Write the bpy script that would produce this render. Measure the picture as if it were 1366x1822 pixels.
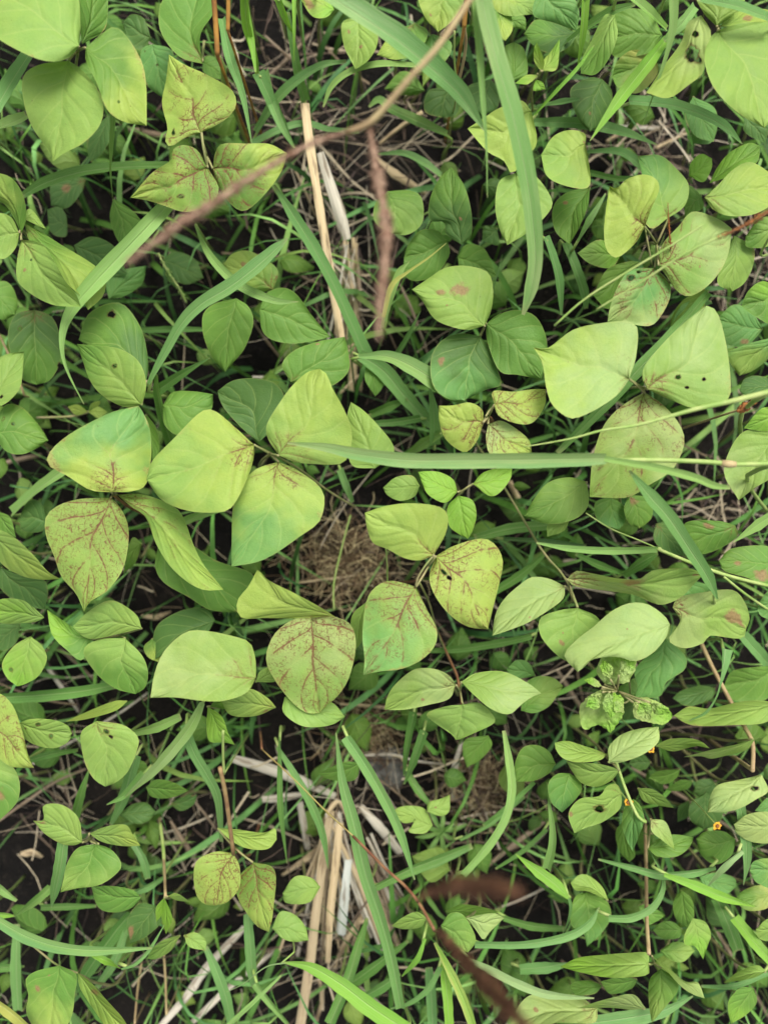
import bpy, bmesh, math, random
from mathutils import Vector, noise
random.seed(7)
R = math.radians
sc = bpy.context.scene
for o in list(bpy.data.objects): bpy.data.objects.remove(o)
COL = sc.collection

# ---------------------------------------------------------------- camera, light, exposure
CH = 0.92                      # camera height above the soil, looking straight down
FOV = R(62)
cd = bpy.data.cameras.new('camera'); cam = bpy.data.objects.new('camera', cd); COL.objects.link(cam)
cam.location = (0, 0, CH); sc.camera = cam
cd.sensor_fit = 'VERTICAL'; cd.sensor_height = 24; cd.lens = 12/math.tan(FOV/2)
cd.clip_start = 0.01; cd.clip_end = 100
cd.dof.use_dof = True; cd.dof.focus_distance = CH-0.235; cd.dof.aperture_fstop = 1.9

SUN_EL, SUN_AZ = R(62), R(25)
w = bpy.data.worlds.new('World'); sc.world = w; w.use_nodes = True
wn = w.node_tree; bg = wn.nodes['Background']
sky = wn.nodes.new('ShaderNodeTexSky'); sky.sky_type = 'NISHITA'; sky.sun_disc = False
sky.sun_elevation = SUN_EL; sky.sun_rotation = SUN_AZ
sky.air_density = 1.0; sky.dust_density = 6.0; sky.ozone_density = 0.6
hs = wn.nodes.new('ShaderNodeHueSaturation'); hs.inputs['Saturation'].default_value = .35   # cloud-veiled sky
wn.links.new(sky.outputs[0], hs.inputs['Color']); wn.links.new(hs.outputs[0], bg.inputs[0]); bg.inputs[1].default_value = 0.13
sl = bpy.data.lights.new('sun', 'SUN'); sl.energy = 1.75; sl.angle = R(24); sl.color = (1, .96, .88)
sun = bpy.data.objects.new('sun', sl); COL.objects.link(sun); sun.location = (0, 0, 3)
d = Vector((math.sin(SUN_AZ)*math.cos(SUN_EL), math.cos(SUN_AZ)*math.cos(SUN_EL), math.sin(SUN_EL)))
sun.rotation_euler = d.to_track_quat('Z', 'Y').to_euler()
vs = sc.view_settings; vs.view_transform = 'Standard'; vs.look = 'None'; vs.gamma = 1; vs.exposure = 0.78

# ---------------------------------------------------------------- photo measures -> world
TH = math.tan(FOV/2)
REG = {'A': (0, 0), 'B': (433, 0), 'C': (866, 0), 'D': (0, 440), 'E': (433, 440), 'F': (866, 440),
       'G': (0, 880), 'H': (433, 880), 'I': (866, 880), 'J': (0, 1322), 'K': (433, 1322), 'M': (866, 1322)}
K = 2.732
def S(z): return (CH-z)*2*TH/1822
def P(p, z):
    s = S(z); return Vector(((p[0]-683)*s, -(p[1]-911)*s, z))
def pts(txt, reg):
    ox, oy = REG[reg]; out = []
    for t in txt.split():
        a, b = t.split(','); out.append((ox+float(a)/K, oy+float(b)/K))
    return out

# ---------------------------------------------------------------- materials
def nt(name):
    m = bpy.data.materials.new(name); m.use_nodes = True; t = m.node_tree; t.nodes.clear(); return m, t
class G:
    """small node helper"""
    def __init__(s, t): s.t = t
    def put(s, node, i, v):
        if v is None: return
        if hasattr(v, 'is_output'): s.t.links.new(v, node.inputs[i])
        else: node.inputs[i].default_value = v
    def m(s, op, a, b=None, c=None, clamp=False):
        n = s.t.nodes.new('ShaderNodeMath'); n.operation = op; n.use_clamp = clamp
        s.put(n, 0, a); s.put(n, 1, b); s.put(n, 2, c); return n.outputs[0]
    def vm(s, op, a, b=None, sc=None):
        n = s.t.nodes.new('ShaderNodeVectorMath'); n.operation = op
        s.put(n, 0, a); s.put(n, 1, b)
        if sc is not None: s.put(n, 3, sc)
        return n.outputs[1] if op in ('LENGTH', 'DISTANCE', 'DOT_PRODUCT') else n.outputs[0]
    def mix(s, f, a, b, mode='MIX'):
        n = s.t.nodes.new('ShaderNodeMix'); n.data_type = 'RGBA'; n.blend_type = mode
        s.put(n, 0, f); s.put(n, 6, a); s.put(n, 7, b); return n.outputs[2]
    def ss(s, v, lo, hi, a=0., b=1.):
        n = s.t.nodes.new('ShaderNodeMapRange'); n.interpolation_type = 'SMOOTHSTEP'
        s.put(n, 0, v); s.put(n, 1, lo); s.put(n, 2, hi); s.put(n, 3, a); s.put(n, 4, b); return n.outputs[0]
    def noise(s, vec, scale, detail=2., rough=.5, dist=0.):
        n = s.t.nodes.new('ShaderNodeTexNoise'); s.put(n, 'Vector', vec); n.inputs['Scale'].default_value = scale
        n.inputs['Detail'].default_value = detail; n.inputs['Roughness'].default_value = rough
        n.inputs['Distortion'].default_value = dist; return n.outputs[0]
    def vor(s, vec, scale, feat='DISTANCE_TO_EDGE'):
        n = s.t.nodes.new('ShaderNodeTexVoronoi'); n.feature = feat; s.put(n, 'Vector', vec); n.inputs['Scale'].default_value = scale
        return n.outputs[0]
    def att(s, name, typ='OBJECT', out=0):
        n = s.t.nodes.new('ShaderNodeAttribute'); n.attribute_type = typ; n.attribute_name = name; return n.outputs[out]
    def sep(s, v):
        n = s.t.nodes.new('ShaderNodeSeparateXYZ'); s.put(n, 0, v); return n.outputs
    def comb(s, x, y, z):
        n = s.t.nodes.new('ShaderNodeCombineXYZ'); s.put(n, 0, x); s.put(n, 1, y); s.put(n, 2, z); return n.outputs[0]
    def tc(s, o):
        n = s.t.nodes.new('ShaderNodeTexCoord'); return n.outputs[o]
    def bump(s, h, strength, dist):
        n = s.t.nodes.new('ShaderNodeBump'); s.put(n, 'Height', h); n.inputs['Strength'].default_value = strength
        n.inputs['Distance'].default_value = dist; return n.outputs[0]
    def surface(s, col, rough, normal=None, trans=0., tcol=None, spec=.35, alpha=None):
        p = s.t.nodes.new('ShaderNodeBsdfPrincipled'); s.put(p, 'Base Color', col); s.put(p, 'Roughness', rough)
        s.put(p, 'Specular IOR Level', spec)
        if normal: s.put(p, 'Normal', normal)
        out = p.outputs[0]
        if trans:
            q = s.t.nodes.new('ShaderNodeBsdfTranslucent'); s.put(q, 'Color', tcol or col)
            if normal: s.put(q, 'Normal', normal)
            x = s.t.nodes.new('ShaderNodeMixShader'); x.inputs[0].default_value = trans
            s.t.links.new(out, x.inputs[1]); s.t.links.new(q.outputs[0], x.inputs[2]); out = x.outputs[0]
        if alpha is not None:
            q = s.t.nodes.new('ShaderNodeBsdfTransparent'); x = s.t.nodes.new('ShaderNodeMixShader'); s.put(x, 0, alpha)
            s.t.links.new(out, x.inputs[1]); s.t.links.new(q.outputs[0], x.inputs[2]); out = x.outputs[0]
        o = s.t.nodes.new('ShaderNodeOutputMaterial'); s.t.links.new(out, o.inputs[0])

def leaf_material(cover=False):
    m, t = nt('low leaves' if cover else 'bean leaf'); g = G(t)
    uv = g.tc('UV'); ux, uy, _ = g.sep(uv); obj = g.tc('Object')
    sd = g.att('seed', out=2); asp = g.att('asp', out=2); dis = g.att('dis', out=2); nv = 4.6 if cover else g.att('nveins', out=2)
    pos = g.vm('ADD', obj, g.comb(sd, g.m('MULTIPLY', sd, 1.7), 0.))
    v = g.m('ABSOLUTE', g.m('MULTIPLY_ADD', ux, 2., -1.)); u = uy
    n1 = g.noise(pos, 38., 2.); n2 = g.noise(pos, 130., 3., .6); n3 = g.noise(pos, 600., 2., .6)
    # two body colours: one towards the stalk end, one towards the tip
    f = g.ss(g.m('ADD', g.m('SUBTRACT', u, g.m('MULTIPLY', v, .12)), g.m('MULTIPLY_ADD', n1, 1.1, -.55)), .2, .75)
    col = g.att('tint', 'GEOMETRY', 0) if cover else g.mix(f, g.att('cb', out=0), g.att('ca', out=0))
    col = g.mix(g.ss(n2, .35, .75, 0., .45), col, g.mix(1., col, (1.12, 1.10, .95, 1), 'MULTIPLY'))
    col = g.mix(g.ss(g.noise(pos, 75., 2.), .4, .75, 0., .4), col, g.mix(1., col, (.80, .92, .85, 1), 'MULTIPLY'))
    # veins
    wob = g.m('MULTIPLY_ADD', n1, .10, -.05)
    side = g.m('MULTIPLY', g.m('GREATER_THAN', ux, .5), .4)
    tt = g.m('ADD', g.m('ADD', g.m('SUBTRACT', u, g.m('MULTIPLY', g.m('POWER', v, .85), .36)), wob), 1.)
    fr = g.m('ABSOLUTE', g.m('SUBTRACT', g.m('FRACT', g.m('ADD', g.m('MULTIPLY', tt, nv), side)), .5))
    lat = g.m('MULTIPLY', g.ss(fr, 0.0, .07, 1., 0.), g.ss(v, .75, 1., 1., .15))
    latw = g.ss(fr, 0.0, .30, 1., 0.); latm = g.ss(fr, 0., .10, 1., 0.)
    mid = g.ss(v, .0, .035, 1., 0.); midw = g.ss(v, 0., .16, 1., 0.)
    ret = g.vor(g.vm('ADD', pos, g.vm('SCALE', g.comb(n2, n2, 0.), None, .004)), 330.)
    rete = g.ss(ret, 0., .13, 1., 0.)
    vein = g.m('MAXIMUM', mid, g.m('MULTIPLY', lat, .75)); 
    vcol = g.mix(.55, col, (.42, .50, .16, 1))
    col = g.mix(g.m('MULTIPLY', vein, .48), col, vcol)
    dark = g.mix(1., col, (.72, .80, .75, 1), 'MULTIPLY')
    col = g.mix(g.m('MULTIPLY', rete, .16), col, dark)
    # brown discolouration running along the veins from the stalk end
    npatch = g.noise(pos, 55., 2., .5)
    r_ = g.m('ADD', u, g.m('MULTIPLY', v, .10))
    nearb = g.m('SUBTRACT', g.m('ADD', g.m('MULTIPLY_ADD', dis, .042, .16), g.m('MULTIPLY_ADD', n1, .8, -.4)), r_)
    nearb = g.ss(nearb, -.10, .10)
    patch = g.m('MULTIPLY', g.ss(g.m('ADD', npatch, g.m('MULTIPLY', dis, .035)), .62, .80), g.ss(dis, 2., 5.))
    area = g.m('MULTIPLY', g.m('MAXIMUM', nearb, g.m('MULTIPLY', patch, .9)), g.ss(dis, 0., 1.5))
    ret2 = g.vor(g.vm('ADD', pos, g.vm('SCALE', g.comb(n2, n3, 0.), None, .005)), 300.)
    ret2 = g.ss(ret2, 0., .15, 1., 0.)
    vv = g.m('MAXIMUM', g.m('MULTIPLY', g.ss(v, 0., .06, 1., 0.), 1.), g.m('MULTIPLY', latm, .95))
    vv = g.m('MAXIMUM', vv, g.m('MULTIPLY', ret2, .62))
    brk = g.noise(pos, 420., 2., .6)
    blot = g.ss(g.m('ADD', g.m('ADD', vv, g.m('MULTIPLY', area, .5)), g.m('MULTIPLY_ADD', brk, 1.9, -1.14)), .55, 1.15)
    speck = g.ss(g.noise(pos, 480., 2., .7), .58, .66)
    br = g.m('MULTIPLY', area, g.m('MAXIMUM', blot, g.m('MULTIPLY', speck, .45)), clamp=True)
    col = g.mix(g.m('MULTIPLY', area, .12), col, (.36, .36, .10, 1))
    col = g.mix(g.m('MULTIPLY', g.m('MULTIPLY', area, g.m('MAXIMUM', latw, midw)), .16), col, (.20, .09, .04, 1))
    col = g.mix(g.m('MULTIPLY', br, .86), col, g.mix(n2, (.095, .024, .020, 1), (.20, .065, .040, 1)))
    em = g.m('ADD', g.m('MAXIMUM', v, g.ss(u, .80, 1., .5, 1.)), g.m('ADD', g.m('MULTIPLY_ADD', n1, .9, -.45), g.m('MULTIPLY_ADD', n2, .5, -.25)))
    em = g.m('MULTIPLY', g.ss(em, 1.04, 1.16), g.att('edg', out=2))
    col = g.mix(g.m('MULTIPLY', em, .55), col, (.38, .33, .11, 1))
    em2 = g.m('MULTIPLY', g.m('MULTIPLY', em, g.ss(n3, .50, .62)), .6)
    col = g.mix(em2, col, (.17, .085, .04, 1))
    # stray fine specks everywhere, and a slightly bleached rim
    sp = g.ss(g.vor(pos, 70., 'F1'), .02, .05, 1., 0.)
    col = g.mix(g.m('MULTIPLY', sp, .5), col, (.10, .06, .02, 1))
    col = g.mix(g.ss(v, .95, 1., 0., .22), col, (.42, .44, .14, 1))
    # insect holes and dead patches (sign of the size tells which)
    hole = None
    for i in range(3):
        hx, hy, hr = g.sep(g.att('h%d' % i, out=1))
        dx = g.m('MULTIPLY', g.m('SUBTRACT', ux, hx), asp); dy = g.m('SUBTRACT', uy, hy)
        dd = g.m('ADD', g.m('SQRT', g.m('ADD', g.m('MULTIPLY', dx, dx), g.m('MULTIPLY', dy, dy))), 0.)
        q = g.m('DIVIDE', dd, g.m('ADD', g.m('ABSOLUTE', hr), 1e-5))
        q = g.m('ADD', q, g.m('MULTIPLY_ADD', n2, 2.4, -1.2))
        q = g.m('ADD', q, g.m('MULTIPLY_ADD', n3, .6, -.3))
        isb = g.m('LESS_THAN', hr, 0.); ish = g.m('GREATER_THAN', hr, 0.)
        col = g.mix(g.m('MULTIPLY', g.ss(q, .55, 1.25, .8, 0.), isb), col, g.mix(n3, (.17, .065, .04, 1), (.40, .25, .13, 1)))
        col = g.mix(g.m('MULTIPLY', g.ss(q, 1.0, 1.7, .8, 0.), ish), col, (.10, .06, .02, 1))
        hh = g.m('MULTIPLY', g.m('LESS_THAN', q, 1.), ish)
        hole = hh if hole is None else g.m('MAXIMUM', hole, hh)
    h = g.m('ADD', g.m('ADD', g.m('MULTIPLY', latw, -.55), g.m('MULTIPLY', midw, -1.0)), g.m('ADD', g.m('MULTIPLY', rete, -.12), g.m('ADD', g.m('MULTIPLY', n2, .7), g.m('MULTIPLY', n1, 1.5))))
    nrm = g.bump(h, .55, .0013)
    rough = g.m('MULTIPLY_ADD', n3, .2, .42)
    tcol = g.mix(1., col, (1.15, 1.2, .5, 1), 'MULTIPLY')
    g.surface(col, rough, nrm, .28, tcol, .20, hole)
    return m

def blade_material():
    m, t = nt('grass blade'); g = G(t)
    uv = g.tc('UV'); ux, uy, _ = g.sep(uv); sd = g.att('seed', out=2)
    v = g.m('ABSOLUTE', g.m('MULTIPLY_ADD', ux, 2., -1.))
    st = g.noise(g.comb(g.m('MULTIPLY_ADD', ux, 26., sd), g.m('MULTIPLY', uy, 6.), sd), 1., 2.)
    big = g.noise(g.comb(sd, g.m('MULTIPLY', uy, 14.), ux), 1., 2.)
    spk = g.noise(g.comb(g.m('MULTIPLY_ADD', ux, 8., sd), g.m('MULTIPLY', uy, 300.), sd), 1., 2.)
    col = g.mix(g.ss(g.m('ADD', big, g.m('MULTIPLY', g.m('SUBTRACT', st, .5), .5)), .3, .7), g.att('ca', out=0), g.att('cb', out=0))
    col = g.mix(g.ss(st, .35, .7, 0., .28), col, g.mix(1., col, (.66, .74, .7, 1), 'MULTIPLY'))
    col = g.mix(g.ss(v, 0., .12, .42, 0.), col, (.40, .50, .24, 1))
    col = g.mix(g.ss(spk, .68, .76, 0., .4), col, (.30, .24, .08, 1))
    fine = g.noise(g.comb(g.m('MULTIPLY_ADD', ux, 70., sd), g.m('MULTIPLY', uy, 3.), sd), 1., 1.)
    col = g.mix(g.ss(fine, .48, .7, 0., .42), col, (.36, .48, .22, 1))
    endm = g.m('ADD', g.m('DIVIDE', uy, g.m('ADD', g.att('len', out=2), 1e-4)), g.m('MULTIPLY_ADD', spk, .06, -.03))
    col = g.mix(g.m('MULTIPLY', g.ss(endm, .95, .995, 0., .4), g.m('GREATER_THAN', g.att('len', out=2), 0.)), col, (.42, .36, .18, 1))
    h = g.m('MULTIPLY_ADD', st, 1., g.m('ADD', fine, g.m('MULTIPLY', g.ss(v, 0., .14, 1., 0.), -1.6)))
    nrm = g.bump(h, .6, .0008)
    g.surface(col, .42, nrm, .30, g.mix(1., col, (1.1, 1.15, .55, 1), 'MULTIPLY'), .38)
    return m

def plain_material(name, c1, c2, scale, rough=.75, bump=.3, bdist=.001, stretch=None, trans=0., tint=False, spec=.25):
    m, t = nt(name); g = G(t); o = g.tc('Object')
    if stretch: 
        n = t.nodes.new('ShaderNodeMapping'); n.inputs['Scale'].default_value = stretch; t.links.new(o, n.inputs['Vector']); o = n.outputs[0]
    n1 = g.noise(o, scale, 4., .6); n2 = g.noise(o, scale*5, 2.)
    col = g.mix(g.ss(n1, .3, .7), c1, c2)
    if tint:
        col = g.mix(1., g.att('tint', 'GEOMETRY', 0), g.mix(g.ss(n1, .3, .7), (.75, .75, .75, 1), (1.15, 1.15, 1.15, 1)), 'MULTIPLY')
    nrm = g.bump(g.m('ADD', n1, g.m('MULTIPLY', n2, .4)), bump, bdist)
    g.surface(col, rough, nrm, trans, None, spec)
    return m

def straw_material():
    m, t = nt('dry straw'); g = G(t); uv = g.tc('UV'); ux, uy, _ = g.sep(uv); sd = g.att('seed', out=2)
    st = g.noise(g.comb(g.m('MULTIPLY_ADD', ux, 22., sd), g.m('MULTIPLY', uy, 8.), sd), 1., 3., .6)
    big = g.noise(g.comb(sd, g.m('MULTIPLY', uy, 30.), g.m('MULTIPLY', ux, 2.)), 1., 3.)
    col = g.mix(g.ss(st, .3, .7), g.att('ca', out=0), g.att('cb', out=0))
    col = g.mix(g.ss(big, .52, .68, 0., .7), col, (.13, .085, .045, 1))
    col = g.mix(g.ss(st, .62, .72, 0., .6), col, (.10, .07, .04, 1))
    g.surface(col, .6, g.bump(st, .5, .0008), 0., None, .3)
    return m

MLEAF = leaf_material(); MCOVER = leaf_material(True); MBLADE = blade_material(); MSTRAW = straw_material()
MPET = plain_material('leaf stalk', (.16, .20, .06, 1), (.30, .26, .13, 1), 60, .6)
MREDP = plain_material('reddish stalk', (.16, .06, .035, 1), (.30, .17, .08, 1), 60, .6)
MBROWNP = plain_material('brown stalk', (.20, .11, .055, 1), (.32, .23, .10, 1), 60, .6)
MYELP = plain_material('yellow stalk', (.36, .31, .10, 1), (.28, .20, .07, 1), 60, .6)
MGREENP = plain_material('green stem', (.20, .32, .07, 1), (.34, .40, .14, 1), 60, .5)
MTANP = plain_material('tan stem', (.40, .32, .16, 1), (.27, .19, .10, 1), 50, .6)
MORANGE = plain_material('orange brown stalk', (.50, .26, .06, 1), (.26, .12, .04, 1), 50, .6)
MSPIKE = plain_material('seed spike scales', (.19, .10, .065, 1), (.42, .29, .20, 1), 160, .8, tint=False)
MDARK = plain_material('dark spike scales', (.085, .040, .026, 1), (.30, .15, .08, 1), 120, .8)
MRUST = plain_material('rusty scales', (.34, .13, .035, 1), (.16, .07, .03, 1), 160, .8)
MPETAL = plain_material('orange petals', (.62, .30, .02, 1), (.75, .46, .05, 1), 200, .6, trans=.2)
MSTONE = plain_material('grey stone', (.05, .05, .045, 1), (.15, .145, .13, 1), 90, .9, .8, .004)
MTINT = plain_material('undergrowth', (1, 1, 1, 1), (1, 1, 1, 1), 40, .6, trans=.2, tint=True)
MDRY = plain_material('dead litter', (1, 1, 1, 1), (1, 1, 1, 1), 90, .8, tint=True)

def soil_material():
    m, t = nt('dark soil'); g = G(t); o = g.tc('Object')
    n1 = g.noise(o, 9, 5., .6); n2 = g.noise(o, 60, 5., .65); n3 = g.noise(o, 300, 3., .6)
    col = g.mix(g.ss(n1, .35, .7), (.0035, .003, .0026, 1), (.010, .008, .0062, 1))
    col = g.mix(g.ss(n2, .5, .75, 0., .7), col, (.022, .018, .014, 1))
    col = g.mix(g.ss(n3, .62, .75, 0., .55), col, (.12, .095, .07, 1))
    g.surface(col, .9, g.bump(g.m('ADD', g.m('MULTIPLY', n2, 1.), g.m('MULTIPLY', n3, .3)), 1., .008), 0., None, .2)
    return m
MSOIL = soil_material()

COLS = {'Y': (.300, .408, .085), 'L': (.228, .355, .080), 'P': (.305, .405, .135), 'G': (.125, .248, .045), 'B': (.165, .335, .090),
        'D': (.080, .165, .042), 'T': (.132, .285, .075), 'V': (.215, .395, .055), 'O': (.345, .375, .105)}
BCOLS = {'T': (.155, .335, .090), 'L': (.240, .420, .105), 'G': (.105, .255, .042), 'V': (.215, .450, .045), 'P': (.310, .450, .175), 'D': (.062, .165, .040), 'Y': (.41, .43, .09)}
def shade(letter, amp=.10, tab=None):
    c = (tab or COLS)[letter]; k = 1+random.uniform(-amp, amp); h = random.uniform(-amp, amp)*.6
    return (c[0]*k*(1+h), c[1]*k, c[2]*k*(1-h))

# ---------------------------------------------------------------- object helpers
def add(name, me, mat, parent=None, loc=None):
    o = bpy.data.objects.new(name, me); COL.objects.link(o)
    if mat and not me.materials: me.materials.append(mat)
    if loc is not None: o.location = loc
    if parent: o.parent = parent
    return o
def tag(o, label=None, cat=None, group=None, kind=None):
    if label: o['label'] = label
    if cat: o['category'] = cat
    if group: o['group'] = group
    if kind: o['kind'] = kind
    return o
def empty(name, loc, label, cat, group=None):
    o = bpy.data.objects.new(name, None); COL.objects.link(o); o.location = loc; o.empty_display_size = .02
    return tag(o, label, cat, group)
def colours(o, sty, amp=.10, tab=None):
    a = shade(sty[0], amp, tab); b = shade(sty[1] if len(sty) > 1 else sty[0], amp, tab)
    o['ca'] = a; o['cb'] = b; o['seed'] = random.uniform(0, 9)

def spline(ps, n):
    """Catmull-Rom through ps, resampled at n+1 even steps"""
    out = []; q = [tuple(2*a-b for a, b in zip(ps[0], ps[1]))]+list(ps)+[tuple(2*a-b for a, b in zip(ps[-1], ps[-2]))]
    for i in range(1, len(q)-2):
        p0, p1, p2, p3 = q[i-1:i+3]
        for k in range(12):
            t = k/12
            out.append(tuple(.5*(2*b+(c-a)*t+(2*a-5*b+4*c-d_)*t*t+(-a+3*b-3*c+d_)*t**3) for a, b, c, d_ in zip(p0, p1, p2, p3)))
    out.append(tuple(ps[-1]))
    L = [0]
    for a, b in zip(out, out[1:]): L.append(L[-1]+math.dist(a, b))
    res = []; j = 0
    for k in range(n+1):
        s = L[-1]*k/n
        while j < len(L)-2 and L[j+1] < s: j += 1
        f = (s-L[j])/max(1e-9, L[j+1]-L[j]); f = min(max(f, 0), 1)
        res.append(tuple(a+(b-a)*f for a, b in zip(out[j], out[j+1])))
    return res

def mesh_from(name, V, F, UV=None, smooth=True):
    me = bpy.data.meshes.new(name); me.from_pydata([tuple(v) for v in V], [], F)
    if UV:
        l = me.uv_layers.new(name='UVMap').data
        for p in me.polygons:
            for li in p.loop_indices: l[li].uv = UV[me.loops[li].vertex_index]
    if smooth: me.polygons.foreach_set('use_smooth', [True]*len(me.polygons))
    me.update(); return me

def tube(path, radii, n=7, jitter=0., cap=True):
    """path: world points, radii per point -> V, F, UV"""
    V, F, U = [], [], []
    L = 0.; prev = None
    for i, p in enumerate(path):
        t = (path[min(i+1, len(path)-1)]-path[max(i-1, 0)])
        t = t.normalized() if t.length > 1e-9 else Vector((0, 0, 1))
        ref = Vector((0, 1, 0)) if abs(t.y) < .9 else Vector((1, 0, 0))
        x = t.cross(ref).normalized(); y = t.cross(x).normalized()
        if prev is not None: L += (p-prev).length
        prev = p
        for k in range(n):
            a = 2*math.pi*k/n; r = radii[i]*(1+random.uniform(-jitter, jitter))
            V.append(p+x*math.cos(a)*r+y*math.sin(a)*r); U.append((k/n, L))
    for i in range(len(path)-1):
        for k in range(n): F.append((i*n+k, i*n+(k+1) % n, (i+1)*n+(k+1) % n, (i+1)*n+k))
    if cap: F.append(tuple(range(n))[::-1]); F.append(tuple(range((len(path)-1)*n, len(path)*n)))
    return V, F, U
def add_tube(name, path, radii, mat, parent, n=7, jitter=0.):
    o0 = parent.location if parent else path[0]
    V, F, U = tube([p-o0 for p in path], radii, n, jitter)
    return add(name, mesh_from(name, V, F, U), mat, parent, None if parent else o0)
def smooth_path(ps3, n): return [Vector(p) for p in spline([tuple(p) for p in ps3], n)]
def lerp(a, b, t): return a+(b-a)*t
def pxpath(pp, z0, z1, n, sag=0.):
    q = spline(pp, n); return [P(p, lerp(z0, z1, i/n)+sag*math.sin(math.pi*i/n)) for i, p in enumerate(q)]

# ---------------------------------------------------------------- leaves
def leaf_mesh(base, tip, A, B, z, crinkle=False):
    nu, nv = 22, 7
    La = spline([base]+A+[tip], nu); Lb = spline([base]+B+[tip], nu)
    if crinkle: nu, nv = 44, 14; La = spline([base]+A+[tip], nu); Lb = spline([base]+B+[tip], nu)
    ln = math.dist(base, tip); ax = ((tip[0]-base[0])/ln, (tip[1]-base[1])/ln); pr = (-ax[1], ax[0])
    da = [(p[0]-base[0])*pr[0]+(p[1]-base[1])*pr[1] for p in La]; db = [(p[0]-base[0])*pr[0]+(p[1]-base[1])*pr[1] for p in Lb]
    if sum(da) > sum(db): La, Lb, da, db = Lb, La, db, da
    wdt = max(b-a for a, b in zip(da, db))
    s = S(z); Lm, Wm = ln*s, wdt*s
    roll = random.choice((-1, 1))*random.uniform(.04, .14)*Wm; pitch = random.uniform(-.18, .08)*Lm
    r = Wm/max(Lm, 1e-6)
    if r < .62: roll = math.copysign(min(.45*(0.8*Lm-Wm), .018), roll)
    if r > 1.15: pitch = -min(.4*(Wm-Lm), .02)
    roll = max(-.016, min(.016, roll)); pitch = max(-.02, min(.014, pitch))
    cup = random.uniform(.03, .10)*Wm; arch = random.uniform(.05, .12)*Lm; ph = random.uniform(0, 6); vfold = random.uniform(-.02, .09)*Wm; curl = random.uniform(-.05, .07)
    nvn = random.choice((4.6, 5., 5.4)) if Lm > .035 else 4.
    V, U, idx = [], [], {}
    for k in range(nu+1):
        u = k/nu; t = u**1.08
        mx, my = lerp(base[0], tip[0], t), lerp(base[1], tip[1], t)
        off = .62*((da[k]+db[k])/2)*math.sin(math.pi*u)**.8 if 0 < u < 1 else 0
        lim = .8*min(abs(da[k]), abs(db[k])) if da[k]*db[k] < 0 else abs(off)
        mx += pr[0]*off; my += pr[1]*off
        for j in range(-nv, nv+1):
            sgn = j/nv; e = La[k] if j < 0 else Lb[k]; a = abs(sgn)
            px = lerp(mx, e[0], a); py = lerp(my, e[1], a)
            h = z+arch*math.sin(math.pi*min(1, u*1.05))*.7+pitch*(u-.3)+roll*sgn*math.sin(math.pi*u)-cup*a*a+vfold*a
            h += (.045 if crinkle else .013)*Wm*math.sin(u*nvn*6.283-a*2.2+ph)*a*(1-a*.3)+.04*Wm*math.sin(u*7+ph+sgn*2)*a*a+curl*(1 if j < 0 else .4)*Wm*a**6
            if crinkle: h += .0017*(noise.noise(Vector((px*.16, py*.16, ph)))+.7*noise.noise(Vector((px*.4, py*.4, ph)))); px += 2.5*a*noise.noise(Vector((px*.2, py*.2, 3))); py += 2.5*a*noise.noise(Vector((px*.2, py*.2, 8)))
            idx[k, j] = len(V); V.append(P((px, py), h)); U.append(((sgn+1)/2, u))
    F = []
    for k in range(nu):
        for j in range(-nv, nv): F.append((idx[k, j], idx[k, j+1], idx[k+1, j+1], idx[k+1, j]))
    a = 0
    for f in F[nv*4:nv*4+20]:
        q = [V[i] for i in f]; a += (q[2]-q[0]).cross(q[3]-q[1]).z
    if a < 0: F = [f[::-1] for f in F]
    return V, F, U, ln, wdt, Lm, nvn

def make_leaflet(root, base, tip, A, B, z, sty, dis, holes, crinkle):
    V, F, U, ln, wdt, Lm, nvn = leaf_mesh(base, tip, A, B, z, crinkle)
    hv = []
    for hx, hy, hr in holes[:3]:
        w_ = P((hx, hy), z); bi = min(range(len(V)), key=lambda i: (V[i].x-w_.x)**2+(V[i].y-w_.y)**2)
        hv.append((U[bi][0], U[bi][1], hr/ln))
    me = mesh_from('leaflet', [v-root.location for v in V], F, U)
    bm = bmesh.new(); bm.from_mesh(me); bmesh.ops.remove_doubles(bm, verts=bm.verts, dist=1e-5); bm.to_mesh(me); bm.free()
    o = add('leaflet', me, MLEAF, root)
    colours(o, sty, .07); o['edg'] = random.choice((0., 0., .3, .7, 1.)); o['dis'] = float(dis); o['asp'] = wdt/ln; o['nveins'] = nvn
    for i in range(3): o['h%d' % i] = hv[i] if i < len(hv) else (0., 0., 0.)
    return o

def parse_leaves(txt):
    things = []; cur = None
    for line in txt.strip().split('\n'):
        if line[0] in REG and line[1:4] == '|A|' or (len(line) > 3 and line[1] == '|' and False): pass
        if line.startswith('B|'):
            _, reg, label = line.split('|'); cur = dict(reg=reg, label=label, l=[], s=[]); things.append(cur)
        elif line.startswith('l '):
            body = line[2:].split(';'); sty, z, bt = body[0].split(None, 2); b, t = pts(bt, cur['reg'])
            A, B = pts(body[1], cur['reg']), pts(body[2], cur['reg']); hs = []; cr = False
            for h in body[3:]:
                h = h.strip()
                if h == 'c': cr = True
                elif h:
                    x, y, r = h.split(','); p = pts(x+','+y, cur['reg'])[0]; hs.append((p[0], p[1], float(r)/K))
            cur['l'].append((sty, float(z)/100, b, t, A, B, hs, cr))
        elif line.startswith('s '):
            _, z0, z1, wd, rest = line.split(None, 4); cur['s'].append((float(z0)/100, float(z1)/100, float(wd)/K, pts(rest, cur['reg'])))
    return things

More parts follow.
